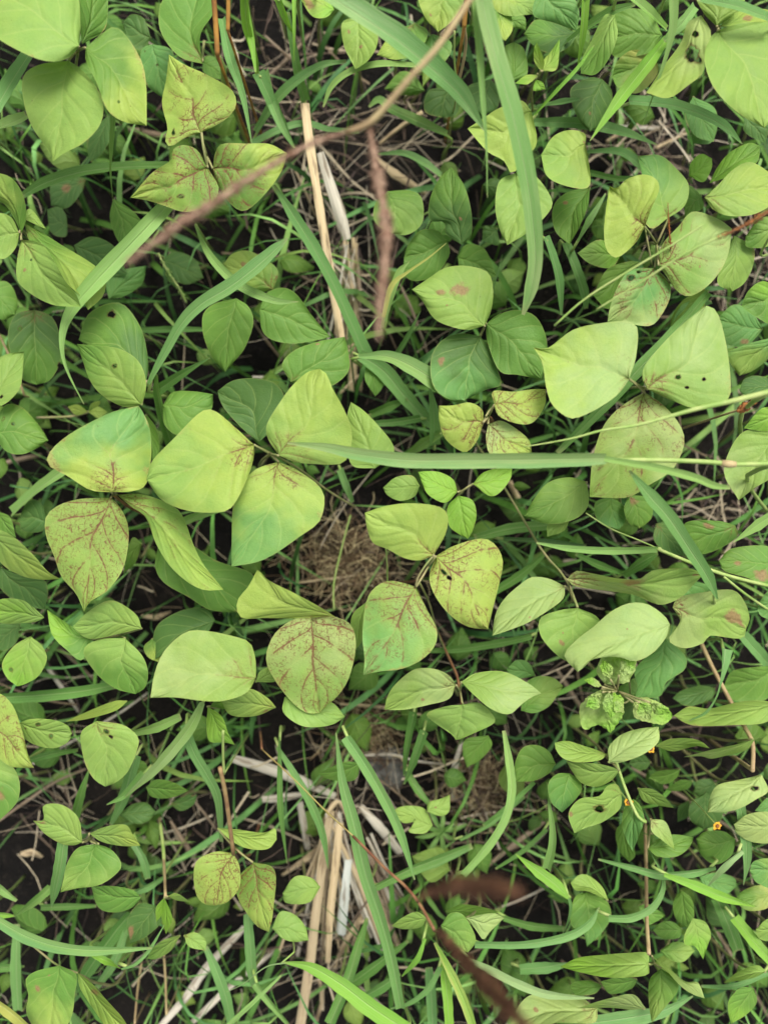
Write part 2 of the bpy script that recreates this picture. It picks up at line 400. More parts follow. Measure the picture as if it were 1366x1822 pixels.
def build_leaves():
    for th in parse_leaves(LEAVES):
        ls = th['l']; zs = [l[1] for l in ls]
        nx = sum(l[2][0] for l in ls)/len(ls); ny = sum(l[2][1] for l in ls)/len(ls)
        if len(ls) == 1:
            b, t = ls[0][2], ls[0][3]
            nx = b[0]+(t[0]-b[0])*.03; ny = b[1]+(t[1]-b[1])*.03
        cx = sum((l[2][0]+l[3][0])/2 for l in ls)/len(ls); cy = sum((l[2][1]+l[3][1])/2 for l in ls)/len(ls)
        zn = min(zs)-.006; node = P((nx, ny), zn); c = P((cx, cy), zn*.6)
        g = Vector((c.x+random.uniform(-.02, .02), c.y+random.uniform(-.02, .02), 0))
        root = empty('bean_leaf', g, th['label'], 'bean leaf')
        for sty, z, b, t, A, B, hs, cr in ls:
            k = ''.join(ch for ch in sty if ch.isalpha()); dg = ''.join(ch for ch in sty if ch.isdigit()) or '0'
            z += random.uniform(-.002, .002)
            make_leaflet(root, b, t, A, B, z, k, int(dg), hs, cr)
            if len(ls) > 1:
                bb = P(b, z+.001)
                if (bb-node).length < .06: add_tube('leaf_stalk', smooth_path([bb, lerp(bb, node, .5)+Vector((0, 0, .001)), node], 5), [.0009]*6, MPET, root, 6)
        mid = lerp(node, c, .55); mid.z = zn*.72
        pth = smooth_path([node, mid, Vector((c.x, c.y, zn*.4)), g], 14)
        red = any('7' in l[0] or '8' in l[0] for l in ls)
        add_tube('petiole', pth, [.0011+.0004*i/14 for i in range(15)], MREDP if red else MPET, root, 6)
        for z0, z1, wd, pp in th['s']:
            n = 14; q = pxpath(pp, z0, z1, n, .004)
            add_tube('stem', q, [wd/2*S(z0)]*(n+1), MBROWNP if wd > 7 else MREDP if 'red stalk' in th['label'] else MTANP if 'stem' in th['label'] else MPET, root, 8)

# ---------------------------------------------------------------- grass blades and straws
def strip(path3, wid, fold=.18, n=30, nw=4, twist=0., up=Vector((0, 0, 1))):
    V, F, U = [], [], []; L = 0
    for i, p in enumerate(path3):
        t = (path3[min(i+1, n)]-path3[max(i-1, 0)]).normalized()
        s = t.cross(up)
        s = s.normalized() if s.length > .25 else (V[-nw-1+nw]-V[-nw-1]).normalized() if V else Vector((1, 0, 0))
        nn = s.cross(t)
        a = twist*math.sin(i/n*3+1); s2 = s*math.cos(a)+nn*math.sin(a); n2 = nn*math.cos(a)-s*math.sin(a)
        if i: L += (p-path3[i-1]).length
        for j in range(nw+1):
            q = j/nw*2-1
            V.append(p+s2*(q*wid[i]/2)+n2*((q*q)*fold*wid[i]/2-(.04*wid[i] if j == nw/2 else 0))); U.append((j/nw, L))
    for i in range(len(path3)-1):
        for j in range(nw): a = i*(nw+1)+j; F.append((a, a+1, a+nw+2, a+nw+1))
    return V, F, U
def interp(ws, t):
    x = t*(len(ws)-1); i = min(int(x), len(ws)-2); return lerp(ws[i], ws[i+1], x-i)
def blade_parts(pp, ws, z0, z1, n=34):
    arch = random.uniform(.002, .010)
    path = pxpath(pp, z0, z1, n, arch)
    # widths follow the original points, which are unevenly spaced
    Ls = [0]
    for a, b in zip(pp, pp[1:]): Ls.append(Ls[-1]+math.dist(a, b))
    wid = []
    for i in range(n+1):
        s = Ls[-1]*i/n; j = 0
        while j < len(Ls)-2 and Ls[j+1] < s: j += 1
        f = (s-Ls[j])/max(1e-9, Ls[j+1]-Ls[j]); w0 = ws[min(j, len(ws)-1)]; w1 = ws[min(j+1, len(ws)-1)]
        wid.append(max(.3, lerp(w0, w1, min(1, f)))/K*S(lerp(z0, z1, i/n))*(1+.03*math.sin(i*.9+z0*99)))
    return path, wid

def root_of(path, wid, zfrac=.0):
    """stem from the broad end of a blade down to the soil"""
    end, nxt, w_ = (path[0], path[1], wid[0]) if wid[0] >= wid[-1] else (path[-1], path[-2], wid[-1])
    d_ = (end-nxt).normalized(); d_.z = 0
    k = .98-.10*random.random()
    g = Vector((end.x/(CH-end.z)*CH*k, end.y/(CH-end.z)*CH*k, 0))
    m1 = end+d_*.006+Vector((0, 0, -.012)); m2 = lerp(end, g, .55)
    return smooth_path([end-d_*.004-Vector((0, 0, .0015)), m1, m2, g], 12)

def build_blades():
    rows = [l.split('|') for l in BLADES.strip().split('\n')]
    i = 0; root = None
    for k, (reg, sty, zz, label, path, ws) in enumerate(rows):
        z0, z1 = [float(a)/100 for a in zz.split()]; pp = pts(path, reg); ws = [float(a) for a in ws.split()]
        p3, wid = blade_parts(pp, ws, z0, z1)
        if not label.startswith('^'):
            st = root_of(p3, wid); root = empty('grass_shoot', st[-1], label, 'grass blade')
            add_tube('grass_stem', st, [min(.0013, max(wid)*.45)]*13, MGREENP, root, 6)
        o0 = root.location
        wid = [q*(1. if sty in ('PT', 'TP') else .9) for q in wid]
        if wid[0] < wid[-1]: p3, wid = p3[::-1], wid[::-1]
        V, F, U = strip([p-o0 for p in p3], wid, random.uniform(.2, .55), 34, 6, random.uniform(-.5, .5))
        o = add('blade', mesh_from('blade', V, F, U), MBLADE, root)
        colours(o, sty, .10, BCOLS)
        o['len'] = U[-1][1]

STRAWC = {'0': ((.54, .44, .28), (.40, .30, .17)), '1': ((.68, .56, .36), (.52, .38, .20)), '2': ((.62, .58, .48), (.42, .38, .30)),
          '3': ((.20, .14, .09), (.30, .24, .17)), '4': ((.42, .46, .44), (.50, .50, .42))}
def build_straws():
    for l in STRAWS.strip().split('\n'):
        reg, kind, zz, label, path, ws = l.split('|')
        z0, z1 = [max(.012, (float(a)-6.5)*.0078) for a in zz.split()]; pp = pts(path, reg); ws = [float(a) for a in ws.split()]
        p3, wid = blade_parts(pp, ws, z0, z1, 26); wid = [q*(.8 if kind in '01' else .95)*(1+.12*noise.noise(Vector((i*.5, z0*50, len(pp))))) for i, q in enumerate(wid)]
        nm, cat = ('dead_stem', 'dead stem') if kind == '3' else ('straw', 'straw')
        o0 = Vector(p3[-1])
        flat = kind in '24' or max(ws) > 44
        if flat:
            V, F, U = strip([p-o0 for p in p3], wid, -.5, 26, 6, .25)
            V2, F2, U2 = strip([p-o0-Vector((0, 0, .0008)) for p in p3], wid, -.5, 26, 6, .25)
            k = len(V); V += V2; F += [tuple(a+k for a in f[::-1]) for f in F2]; U += U2
        else:
            V, F, U = tube([p-o0 for p in p3], [max(.0004, w_/2) for w_ in wid], 9, .05)
        o = add(nm, mesh_from(nm, V, F, U), MSTRAW, None, o0); tag(o, label, cat)
        a, b = STRAWC[kind]; k = random.uniform(.8, 1.1)
        o['ca'] = tuple(x*k for x in a); o['cb'] = tuple(x*k for x in b); o['seed'] = random.uniform(0, 9)

NGRASS, NLIT = 4800, 2000
# every leaf: outline measured in the photograph (crop units), height in cm
LEAVES = '''
B|A|broad yellow-green three-part leaf with smooth blades in the top left corner
l YL0 30 385,225 -250,-120 ; 330,285 230,298 90,245 -60,140 ; 392,110 370,-60 250,-200 0,-260
l L0 28 335,295 258,785 ; 200,312 115,370 118,500 160,620 235,730 ; 400,340 480,440 505,530 480,620 400,700 320,740
l YG0 29 418,232 714,612 ; 500,160 560,130 620,180 690,300 712,420 ; 420,300 470,400 520,530 600,590 ; 590,508,5
B|A|green leaf rising between the two yellow-green blades at the top edge, left
l G0 24 400,215 480,-120 ; 388,90 400,-50 ; 505,150 525,60 520,-60
B|A|small dull round leaf in shade right of the top left yellow-green leaf
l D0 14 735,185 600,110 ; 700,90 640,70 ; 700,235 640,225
B|A|bluish green oval leaf just left of the pointed veiny leaf, half in shade
l T0 15 740,215 800,480 ; 690,240 685,340 720,420 ; 830,240 850,330 840,420 ; 710,250,4 ; 765,320,4
B|A|plain green leaf cut by the top edge, directly above the pointed veiny leaf
l G1 20 985,310 960,-90 ; 880,280 800,190 772,100 800,-10 ; 975,170 1040,60 1040,-20
B|A|three-part yellowish leaf freckled with brown veins, its top blade pointing up
s 25 24 13 980,640 990,720 1008,805
l YY5 25 975,645 822,265 ; 900,670 830,712 803,680 815,620 788,500 808,390 ; 1050,610 1120,560 1150,500 1120,430 1000,360 900,315 ; 850,635,9
l YG7 24 1010,815 635,960 ; 960,730 890,705 840,730 830,780 740,840 ; 1065,920 1010,1000 900,1030 800,1000 720,975 ; 880,965,12
l YG6 24 1035,820 1397,745 ; 1045,750 1080,700 1200,698 1310,700 ; 1060,900 1130,1000 1200,1022 1300,930 1370,830
B|A|small dark leaf half hidden right of the tip of the pointed veiny leaf
l G0 13 985,300 1095,390 ; 1010,270 1080,300 ; 990,350 1040,380
B|A|narrow dark green leaf hanging in shade under the lowest top left blade
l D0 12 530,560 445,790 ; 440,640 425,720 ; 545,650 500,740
B|A|pointed green leaf beneath the end of the long thin hanging blade, left
l G0 16 552,965 590,1200 ; 535,1050 555,1130 ; 640,1020 690,1090 640,1160 ; 583,1103,4
B|A|leaf with a brown blotch in the shade under the broad curved grass blade
l D2 11 420,870 250,1000 ; 330,850 250,890 ; 400,930 330,1010 ; 330,920,-20
B|A|small round dark leaf beside the twisted yellow-green leaf at the left edge
l D0 12 330,1100 230,1020 ; 320,1040 280,1005 ; 320,1150 250,1130
B|D|yellow-green leaf at the left edge with a twisted upper blade and two long drooping blades
l YG0 24 105,-62 -60,-372 ; 130,-152 110,-262 50,-342 ; 70,-142 20,-212 -40,-242
l L0 23 110,-142 228,-87 ; 150,-187 ; 150,-122
l L0 25 95,-72 -80,-20 ; 60,-142 0,-167 -60,-142 ; 85,-12 50,38 0,54
l L1 26 105,-37 395,290 ; 85,60 86,160 150,225 260,280 ; 200,-20 260,60 320,165 370,225 ; 155,65,4 ; 130,120,-8
l YG1 23 120,-115 430,305 ; 190,-82 300,-12 420,60 485,110 515,170 500,240 ; 150,-20 230,60 320,170 390,235
B|D|dark green leaf behind the broad diagonal grass blade, left of centre top
l D0 14 360,-10 620,130 ; 450,-52 560,0 ; 400,70 500,140
B|D|teal leaf showing under the faded tip of the long brown seed spike
l T0 13 530,250 712,90 ; 520,170 600,110 ; 600,240 690,180
B|D|dim green leaf in shade below the long brown seed spike
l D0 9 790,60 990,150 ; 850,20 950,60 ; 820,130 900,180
B|D|olive round leaf crossed by two bright grass blades near the dry stalks
l YG2 16 1330,205 1090,80 ; 1350,110 1260,40 1190,15 1125,35 ; 1280,217 1190,205 1110,150 ; 1185,85,-14
B|D|dull roundish leaf with small black holes near the left edge, above the pointed edge leaf
l GD1 16 170,303 180,668 ; 80,325 40,420 60,540 110,640 ; 250,335 290,420 298,540 250,640 ; 122,408,8 ; 287,565,8
B|D|small plain leaf cut by the left edge above the round leaf with black holes
l G0 15 -60,200 75,330 ; 10,163 60,190 88,270 ; -60,300 10,352
B|D|clean green leaf at the left edge with its point aimed right and up
l L0 19 -60,770 118,507 ; -60,600 20,525 ; 20,765 95,690 112,600 ; 28,728,7
B|D|green leaf at the left edge with two black specks and a brown-tipped point
l G0 18 -40,900 237,940 ; 20,772 100,773 170,840 215,900 ; 30,990 110,1006 190,972 ; 15,830,7 ; 62,850,6
B|D|two overlapping smooth green blades, each with a small black hole, left of centre
l GD0 20 715,645 384,450 ; 722,560 700,430 660,345 605,280 550,268 480,290 420,340 ; 600,600 480,520 ; 528,316,9
l GL0 22 690,765 375,470 ; 712,680 695,590 650,530 570,490 480,480 ; 650,777 590,772 500,722 440,650 400,540 ; 568,580,9
B|D|tiny pale yellow shoot tip lying above the large yellow and green blade, left
l YY0 13 430,800 330,775 ; 380,765 ; 370,815
l YY0 13 430,800 525,800 ; 470,770 ; 480,830
l YL0 13 430,800 490,745 ; 445,760 ; 480,770
s 12 12 12 180,828 260,826 360,820 430,800
B|D|large three-part leaf turning yellow, its lower blade thickly veined red-brown, left middle
l BY3 26 545,1190 675,770 ; 440,1180 330,1112 238,1060 240,1000 330,915 500,820 600,785 ; 640,1186 712,1150 737,1000 728,880 700,810
l LL8 25 540,1217 410,1772 ; 400,1222 290,1252 225,1310 225,1402 265,1502 300,1602 370,1682 ; 590,1272 625,1362 620,1482 590,1582 520,1672 440,1722
l YL4 24 570,1202 1087,1664 ; 700,1202 850,1262 900,1332 940,1442 990,1542 ; 640,1262 710,1312 760,1442 830,1552 920,1632 1000,1667
B|E|three big glossy green blades with a rusty centre, just left of the middle
l LY3 27 52,960 -470,1130 ; -45,870 -143,793 -213,805 -333,925 -443,1040 ; 52,1020 17,1130 -53,1260 -123,1288 -263,1282 -393,1230
l YL1 27 172,1012 370,590 ; 120,930 115,860 180,750 240,670 310,608 ; 260,1045 400,1056 480,1050 515,1000 527,900 490,790 430,680 408,620
l BY3 26 172,1043 -57,1552 ; 60,1080 -30,1180 -52,1282 -56,1412 ; 260,1082 360,1152 395,1222 370,1332 280,1402 150,1492 60,1532
s 26 15 12 60,965 180,1025 290,1090 400,1175 540,1262
B|E|dark bluish leaf tucked behind the two big glossy blades left of the middle
l D0 19 80,945 -125,698 ; 10,895 -80,800 -115,740 ; 140,880 202,750 160,665 60,637 -50,648
B|E|olive rectangular-looking leaf just left of the foot of the dry stalks
l G1 21 230,655 492,435 ; 188,570 250,500 370,457 ; 340,690 440,668 512,600 510,510 ; 360,475,-10
B|E|pale pointed leaf standing behind the tall yellow blade in the middle
l L0 23 640,1075 522,752 ; 530,1062 505,960 503,830 ; 725,1010 722,950 650,860 580,790
B|E|smooth green leaf with its point running right to the dry stalks
l G0 18 80,300 425,436 ; 110,225 190,196 260,230 340,340 ; 90,400 140,450 240,468 340,455
B|D|hanging green leaf with its point straight down, left of the dry stalks
l G0 19 1150,248 1095,607 ; 1040,275 987,330 990,430 1030,530 ; 1210,290 1232,370 1190,490 1130,565
B|D|short green leaf with a squared tip above the glossy green blades
l G0 19 790,770 1036,714 ; 840,705 940,700 ; 800,860 860,912 930,885 1025,795
B|D|thin dark sliver of leaf between the yellow blade and the glossy green blade
l G0 17 710,810 745,1040 ; 700,900 ; 760,880 775,990
B|E|three-part green leaf right of the dry stalks, one blade marked with two brown patches
l L0 23 1172,382 818,205 ; 1205,300 1212,200 1185,120 1080,90 980,100 900,150 ; 1100,400 1030,392 930,350 870,262 ; 1055,215,-30 ; 955,230,-18 ; 985,280,-7
l TD0 21 1148,430 1075,745 ; 1040,420 950,465 908,560 925,680 1000,740 ; 1200,500 1240,610 1250,670 1180,692 ; 958,575,-15
l G0 22 1180,370 1448,642 ; 1240,325 1333,305 1423,340 1473,450 1465,560 ; 1185,460 1243,600 1333,620
B|E|small ochre three-part leaf with a brown net of veins right of the middle
l YY7 26 1218,765 1468,690 ; 1212,700 1313,702 1403,690 ; 1240,820 1333,858 1408,850 1463,770
l YY7 26 1165,850 948,770 ; 1160,790 1100,755 1020,768 ; 1140,930 1090,992 1040,982 980,930 952,850
l YP7 25 1188,860 1401,998 ; 1253,843 1333,888 1388,940 ; 1178,930 1203,1010 1303,1012
s 25 25 10 1218,768 1190,800 1165,850 1140,900
B|E|small pale oval leaf under the long horizontal grass blade near the middle
l L0 20 857,1160 678,1168 ; 820,1110 740,1118 ; 830,1212 760,1232 700,1205
B|E|bright lime three-part young leaf just below the long horizontal grass blade
l V0 23 1040,1190 848,1092 ; 1020,1130 960,1095 900,1088 ; 980,1242 900,1205 870,1150
l V1 23 1115,1150 1305,1075 ; 1160,1098 1240,1072 ; 1190,1207 1240,1197 1295,1130
l V0 22 1045,1205 1090,1418 ; 992,1260 998,1350 1040,1390 ; 1112,1230 1132,1300 1112,1380
s 23 22 10 1115,1150 1075,1175 1043,1205
s 22 12 9 1043,1205 1000,1262 960,1340
B|H|three-part leaf with one wide pale yellow blade and two rusty veined blades, in the middle
l YY2 27 925,294 590,88 ; 982,190 992,100 940,56 800,42 680,58 ; 860,320 780,308 700,265 630,235 600,160
l YY7 26 935,298 1187,655 ; 1020,250 1150,214 1220,240 1260,320 1245,420 1210,560 ; 903,400 930,490 1000,582 1090,642 ; 965,372,15 ; 1000,410,10
l BL6 26 840,448 583,877 ; 780,430 700,420 630,460 595,530 578,680 588,790 ; 892,560 938,650 932,730 870,800 770,847 660,860
s 27 26 10 920,300 880,350 845,410 838,450
s 26 8 12 845,410 900,520 940,660 1000,800 1035,880
B|H|narrow pale strip of leaf behind the left edge of the rusty blade, centre
l L0 20 600,520 545,755 ; 532,580 522,660 ; 595,600 582,700
B|H|wide leaf of two pale blades, one pointing up, one with dark red veins
l YY1 26 455,600 68,365 ; 370,604 250,602 100,600 -10,598 -30,520 25,445 ; 370,545 250,480 130,420
l LP7 25 330,598 368,1062 ; 240,608 150,680 110,800 160,912 240,1012 310,1062 ; 430,593 520,630 547,730 520,870 470,965
B|H|pale leaf sticking out below the blade with dark red veins
l L0 23 200,985 494,1080 ; 300,960 430,1010 ; 195,1060 290,1126 420,1122
B|G|big smooth pale green leaf with its point to the left, lower left of centre
l PL1 28 1245,890 732,988 ; 1242,800 1215,720 1140,690 1000,662 900,670 800,760 752,870 ; 1200,962 1100,1000 1000,1004 850,986
B|H|pale leaf with a small rusty end under the big smooth pale leaf
l LY1 22 160,1035 -110,1000 ; 120,990 40,945 -40,960 ; 60,1076 -60,1072 ; 110,1052,-12
B|H|small pale triangle of leaf between the two large pale leaves, lower centre left
l L0 21 60,912 140,830 ; 80,860 ; 160,905
B|H|three-part pale leaf on a red stalk below the middle, blades spread flat
s 10 21 12 935,650 975,740 1015,830 1040,890 1062,1020
l LP1 23 1032,925 685,1045 ; 1000,880 930,848 830,850 740,920 700,980 ; 1000,992 900,1022 780,1046 ; 870,1005,-10
l PL0 23 1058,910 1448,967 ; 1130,868 1260,860 1380,915 ; 1110,965 1200,1040 1290,1068 1350,1020 1400,985
l L0 22 1065,1020 1030,1192 ; 980,1030 890,1065 930,1110 1010,1165 ; 1150,1014 1217,1080 1212,1115 1120,1160 1050,1190
B|H|small green pointed leaf below the flat three-part pale leaf
l G0 15 1190,1170 1085,1327 ; 1080,1190 1066,1260 ; 1207,1220 1150,1290
B|I|pale leaf on a long thin stalk, one wavy blade streaked brown, right of middle
s 8 25 10 -60,-260 40,-110 170,110 280,290 380,405 440,548
l P1 25 378,445 25,687 ; 300,408 220,401 170,430 90,500 42,580 ; 370,505 300,562 200,622 100,662 ; 190,588,-7
l LP2 26 390,412 1047,392 ; 430,371 520,385 640,408 740,410 800,370 900,360 1000,362 ; 430,447 600,470 720,490 840,536 940,500 1000,440 ; 680,430,-50 ; 1010,388,-18
l L0 23 440,550 420,820 ; 350,563 260,600 258,680 310,752 370,802 ; 540,600 560,700 520,800 ; 355,710,-13 ; 375,663,-6
B|I|large pale smooth leaf with its point down left, overlapping a spotted blade
l P0 27 888,630 440,862 ; 860,588 780,533 690,528 600,570 520,640 430,710 375,785 ; 872,690 805,770 720,810 640,790 560,792 490,812 ; 682,655,-6
B|I|pale notched leaf with a dried brown corner near the right edge
l LP2 24 900,548 1258,655 ; 930,500 1050,475 1190,463 1250,520 1275,600 ; 940,625 880,705 960,747 1060,717 1080,685 1232,700 ; 1210,600,-42 ; 1250,640,-25
B|I|bluish green leaf below the large pale smooth leaf, right
l T0 18 870,700 715,995 ; 760,800 715,860 730,930 ; 960,780 960,850 870,912 840,980
B|I|crinkled bright young three-part shoot in the lower right
l VP0 24 570,922 705,775 ; 533,860 560,790 640,760 ; 620,925 690,905 725,820 ; c
l VP0 24 555,945 600,1160 ; 480,990 448,1050 470,1140 540,1120 ; 620,960 665,1040 650,1090 ; c
l VP0 24 710,1010 905,1075 ; 740,985 800,995 870,1030 ; 715,1080 790,1108 860,1118 ; c
l VP0 26 560,935 470,900 ; 520,890 ; 515,930 ; c
l VP0 26 600,900 560,800 ; 610,840 ; 550,860 ; c
l VP0 26 640,880 720,800 ; 650,800 690,770 ; 700,870 ; c
l VP0 26 560,960 480,1030 ; 500,980 ; 540,1040 ; c
l VP0 26 590,960 600,1090 ; 560,1020 ; 650,1030 ; c
l PV0 26 610,960 665,1060 ; 660,990 ; 620,1050 ; c
l PV0 26 740,1010 790,1095 ; 730,1070 ; 800,1030 ; c
l VP0 26 790,1010 895,1060 ; 850,1020 ; 820,1070 ; c
s 10 24 8 690,870 692,990 650,1010 580,940
B|I|long smooth light leaf cut by the right edge, below the crinkled shoot's level
l L0 20 1420,1010 905,1075 ; 1300,1000 1200,1012 1080,1040 980,1030 ; 1360,1105 1200,1120 1000,1122
B|I|dim green leaf at the right edge above the long smooth light leaf
l G0 14 1420,830 1150,930 ; 1300,838 1190,860 ; 1366,990 1200,1000
B|I|dim small leaf in shade left of the right-edge leaves, lower right
l D0 12 1110,940 900,990 ; 1040,930 950,950 ; 1090,990 980,1030
B|I|mid green leaf with rounded end tucked behind the flat three-part pale leaf
l LG0 18 165,1050 370,930 ; 180,930 240,885 320,890 ; 230,1062 300,1030 345,970 ; 200,985,-6
B|I|small bluish leaf left of the crinkled shoot, under the pale leaf tip
l T0 17 235,880 95,850 ; 200,815 140,806 ; 190,890 120,895
B|M|green heart-shaped leaf beside the upright curved grass blade, lower right
l G0 18 333,100 133,186 ; 300,40 240,10 175,22 138,90 ; 300,148 235,182 180,188
B|I|three-part pale leaf below the crinkled shoot, lower right
l L1 23 585,1262 330,1205 ; 530,1240 460,1218 390,1197 ; 545,1292 440,1302 370,1282 335,1240
l P0 24 590,1300 833,1128 ; 590,1230 650,1168 740,1138 ; 650,1302 760,1262 833,1200
l L0 22 643,1343 385,1296 ; 600,1322 520,1306 450,1305 ; 600,1393 530,1420 460,1403 415,1348
B|I|slim folded pale leaf beside the orange petals, lower right
l L0 21 815,1222 1082,1234 ; 880,1190 980,1184 1040,1200 ; 900,1248 990,1228 1040,1222
B|I|long narrow pale leaf seen edge-on near the right edge
l PL0 22 1302,1188 953,1276 ; 1220,1212 1100,1238 1030,1256 ; 1262,1240 1180,1264 1090,1284 1040,1272
B|M|pale leaf with one torn hole at the right edge, lower right
l P0 25 1335,155 1070,337 ; 1220,180 1120,205 1083,262 ; 1366,232 1310,272 1230,317 1150,336 ; 1285,220,12
B|M|pale rounded leaf cut by the right edge below the torn pale leaf
l P0 22 1450,400 1198,395 ; 1380,338 1270,345 ; 1400,480 1290,482 1215,440
B|M|small green leaf at the right edge between two pale leaves
l T0 18 1440,290 1300,330 ; 1366,265 ; 1380,345
B|M|rounded bluish green leaf with a short point down, left of the torn-hole leaf group
l TG0 21 400,147 364,338 ; 340,150 297,200 310,285 ; 450,180 459,230 420,285
B|M|light heart-shaped leaf with a round black hole, lower right
l L1 22 655,245 424,440 ; 630,199 580,212 545,258 450,272 395,345 ; 645,320 560,385 480,412 ; 537,315,20 ; 400,330,-10
B|M|pointed hanging leaf under the left orange flower, lower right
l TG0 20 710,272 708,527 ; 668,310 655,400 680,475 ; 742,300 764,370 740,445
B|M|dark leaf behind the pointed hanging leaf under the left orange flower
l G0 16 660,380 690,580 ; 625,430 640,520 ; 690,430 720,540
B|M|slim light leaf reaching right from the thick stem, lower right
l L0 19 730,220 907,316 ; 800,223 860,262 ; 760,282 830,303
B|M|withered pale drooping leaf lying over a green one beside the thick stem
l LP2 21 795,370 912,522 ; 860,378 890,430 ; 800,430 860,480
l G0 19 780,512 1003,460 ; 850,452 930,446 ; 830,552 920,552 980,510
B|M|dark round leaf directly below the right orange flower
l G0 17 1208,470 1014,465 ; 1150,430 1060,430 ; 1185,550 1110,590 1040,545
B|M|dark leaf directly left of the right orange flower
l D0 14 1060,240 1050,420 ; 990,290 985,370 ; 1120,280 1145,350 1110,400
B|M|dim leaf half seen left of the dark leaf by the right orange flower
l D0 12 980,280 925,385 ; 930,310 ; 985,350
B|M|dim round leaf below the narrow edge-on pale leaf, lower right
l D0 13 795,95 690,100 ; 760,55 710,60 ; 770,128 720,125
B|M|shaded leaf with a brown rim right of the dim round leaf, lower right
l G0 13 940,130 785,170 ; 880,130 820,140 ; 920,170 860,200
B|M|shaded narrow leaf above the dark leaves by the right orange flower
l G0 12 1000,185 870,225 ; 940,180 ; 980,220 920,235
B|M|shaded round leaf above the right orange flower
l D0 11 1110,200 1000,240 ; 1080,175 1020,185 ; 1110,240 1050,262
B|M|green leaf with a long point down behind the curved thin blades, lower right
l TG0 17 480,725 485,992 ; 430,745 405,820 412,890 470,930 ; 560,745 598,800 598,860 555,925
B|M|small bent light leaf on top of the long-pointed green leaf, lower right
l L0 18 590,765 405,680 ; 560,700 500,648 450,640 ; 560,752 490,722 430,716
B|M|long bright green leaf lying level, its point left, by the foot of the thick stem
l VL0 23 785,1075 355,1088 ; 780,1020 690,1020 560,1030 440,1045 ; 782,1125 680,1140 560,1137 440,1112
l LG0 21 845,1095 800,1360 ; 790,1150 785,1260 ; 920,1150 922,1210 860,1290
l PL0 22 800,1035 1057,1242 ; 880,1092 960,1158 1025,1165 ; 870,1105 940,1182 1000,1222
s 8 24 16 768,380 772,600 775,850 786,1025
B|M|pale crumpled leaf with dark specks at the bottom edge, right half
l P1 21 535,1290 110,1370 ; 440,1228 330,1222 220,1222 155,1275 ; 520,1360 350,1360 200,1390 ; 237,1297,-10 ; 345,1335,-6
B|M|light leaf with a creased end over the pale crumpled leaf, bottom right
l LP0 23 772,1290 440,1290 ; 710,1222 600,1240 520,1262 ; 700,1297 600,1287
B|M|dull leaf just under the long level bright leaf, bottom right
l G0 18 730,1150 550,1160 ; 650,1135 ; 700,1195 600,1220
B|M|small dull leaf beside the level bright leaf's underside, bottom right
l G0 16 560,1180 400,1180 ; 500,1155 430,1160 ; 520,1220 430,1225
B|M|upright dull oval leaf right of the thick stem, lower right
l G0 16 945,715 975,905 ; 905,770 915,850 ; 995,760 1005,850
B|M|curled yellow-green leaf folded over itself, bottom right
l VL0 21 1000,850 1050,1052 ; 960,930 960,980 1010,990 ; 1060,870 1088,930 1075,975
B|M|small oval green leaf against the foot of the thick stem, right side
l G0 15 947,905 805,910 ; 900,868 840,875 ; 930,948 850,950
B|M|pointed green leaf crossed by the thick stem, lower right
l G0 17 735,790 868,838 ; 790,785 ; 770,880 820,870
B|M|small toothed green leaf below the oval leaf, bottom right
l LG0 17 840,1010 1010,1010 ; 900,970 970,975 ; 880,1050 950,1065
B|M|bright leaf near the bottom right corner standing on edge
l VG0 19 1295,1190 1185,1365 ; 1230,1190 1175,1250 1172,1310 ; 1310,1260 1260,1320
B|M|light folded leaf with a pointed left end near the bottom right corner
l L0 20 1355,1110 1148,1166 ; 1310,1080 1220,1112 ; 1300,1140 1240,1152
B|M|bluish rounded leaf at the right edge in the bottom quarter
l TL0 20 1420,560 1275,620 ; 1340,562 1290,580 ; 1400,700 1310,680
B|M|olive leaf in shade under the bluish rounded leaf at the right edge
l GO0 17 1420,720 1200,770 ; 1330,690 1240,720 ; 1366,800 1270,815
B|M|pale small leaf at the right edge above the bottom corner
l L0 20 1420,900 1305,905 ; 1366,855 ; 1380,960 1320,950
B|M|dull toothed leaf behind the long vivid grass blade, lower right
l T0 17 1030,650 1210,700 ; 1110,630 1200,655 ; 1060,720 1150,740
B|B|pointed hanging leaf with two dark spots at the top, left of the wide diagonal blade
l L0 20 560,80 545,337 ; 480,110 488,220 520,290 ; 640,130 652,210 610,290 ; 515,155,-9 ; 567,243,-9
B|B|light leaf with a brown scorched top behind the wide diagonal grass blade
l YG1 20 835,112 648,268 ; 740,148 690,200 ; 897,155 850,250 750,290 ; 810,130,-16
B|B|leaf with a rounded lower end hanging from the top edge beside the brown stalk
l YL0 22 985,-80 945,156 ; 855,-30 880,80 ; 1070,-10 1020,95 ; 912,70,-8
B|B|light green leaf right under the brown flower stalk near the top
l LT0 20 920,165 870,425 ; 870,210 868,310 ; 1005,200 1005,260 950,335
B|B|dark small leaf in shade under the wide diagonal blade, top middle
l G0 12 880,440 685,432 ; 830,365 760,350 ; 840,462 760,460
B|B|dull rounded leaf behind the end of the wide diagonal blade, top middle
l D0 14 1000,430 960,572 ; 900,440 880,540 ; 1050,500 1030,560
B|B|dull leaf between the two upright grass blades, top middle
l D0 15 1200,385 1160,560 ; 1090,420 1080,500 ; 1245,440 1230,530
B|B|orange-brown tipped scrap of leaf at the top edge, left of the wide diagonal blade
l YV0 22 440,50 260,-40 ; 400,85 330,75 ; 420,-30 340,-60 ; 310,10,-30
B|C|olive leaf at the top edge behind the wide upright grass blade
l YG0 21 60,-20 90,200 ; 0,60 30,160 ; 110,60 125,140
B|C|light leaf cut by the top edge right of the wide upright grass blade
l LY0 21 60,-60 230,70 ; 20,20 90,75 ; 170,-60 240,0 
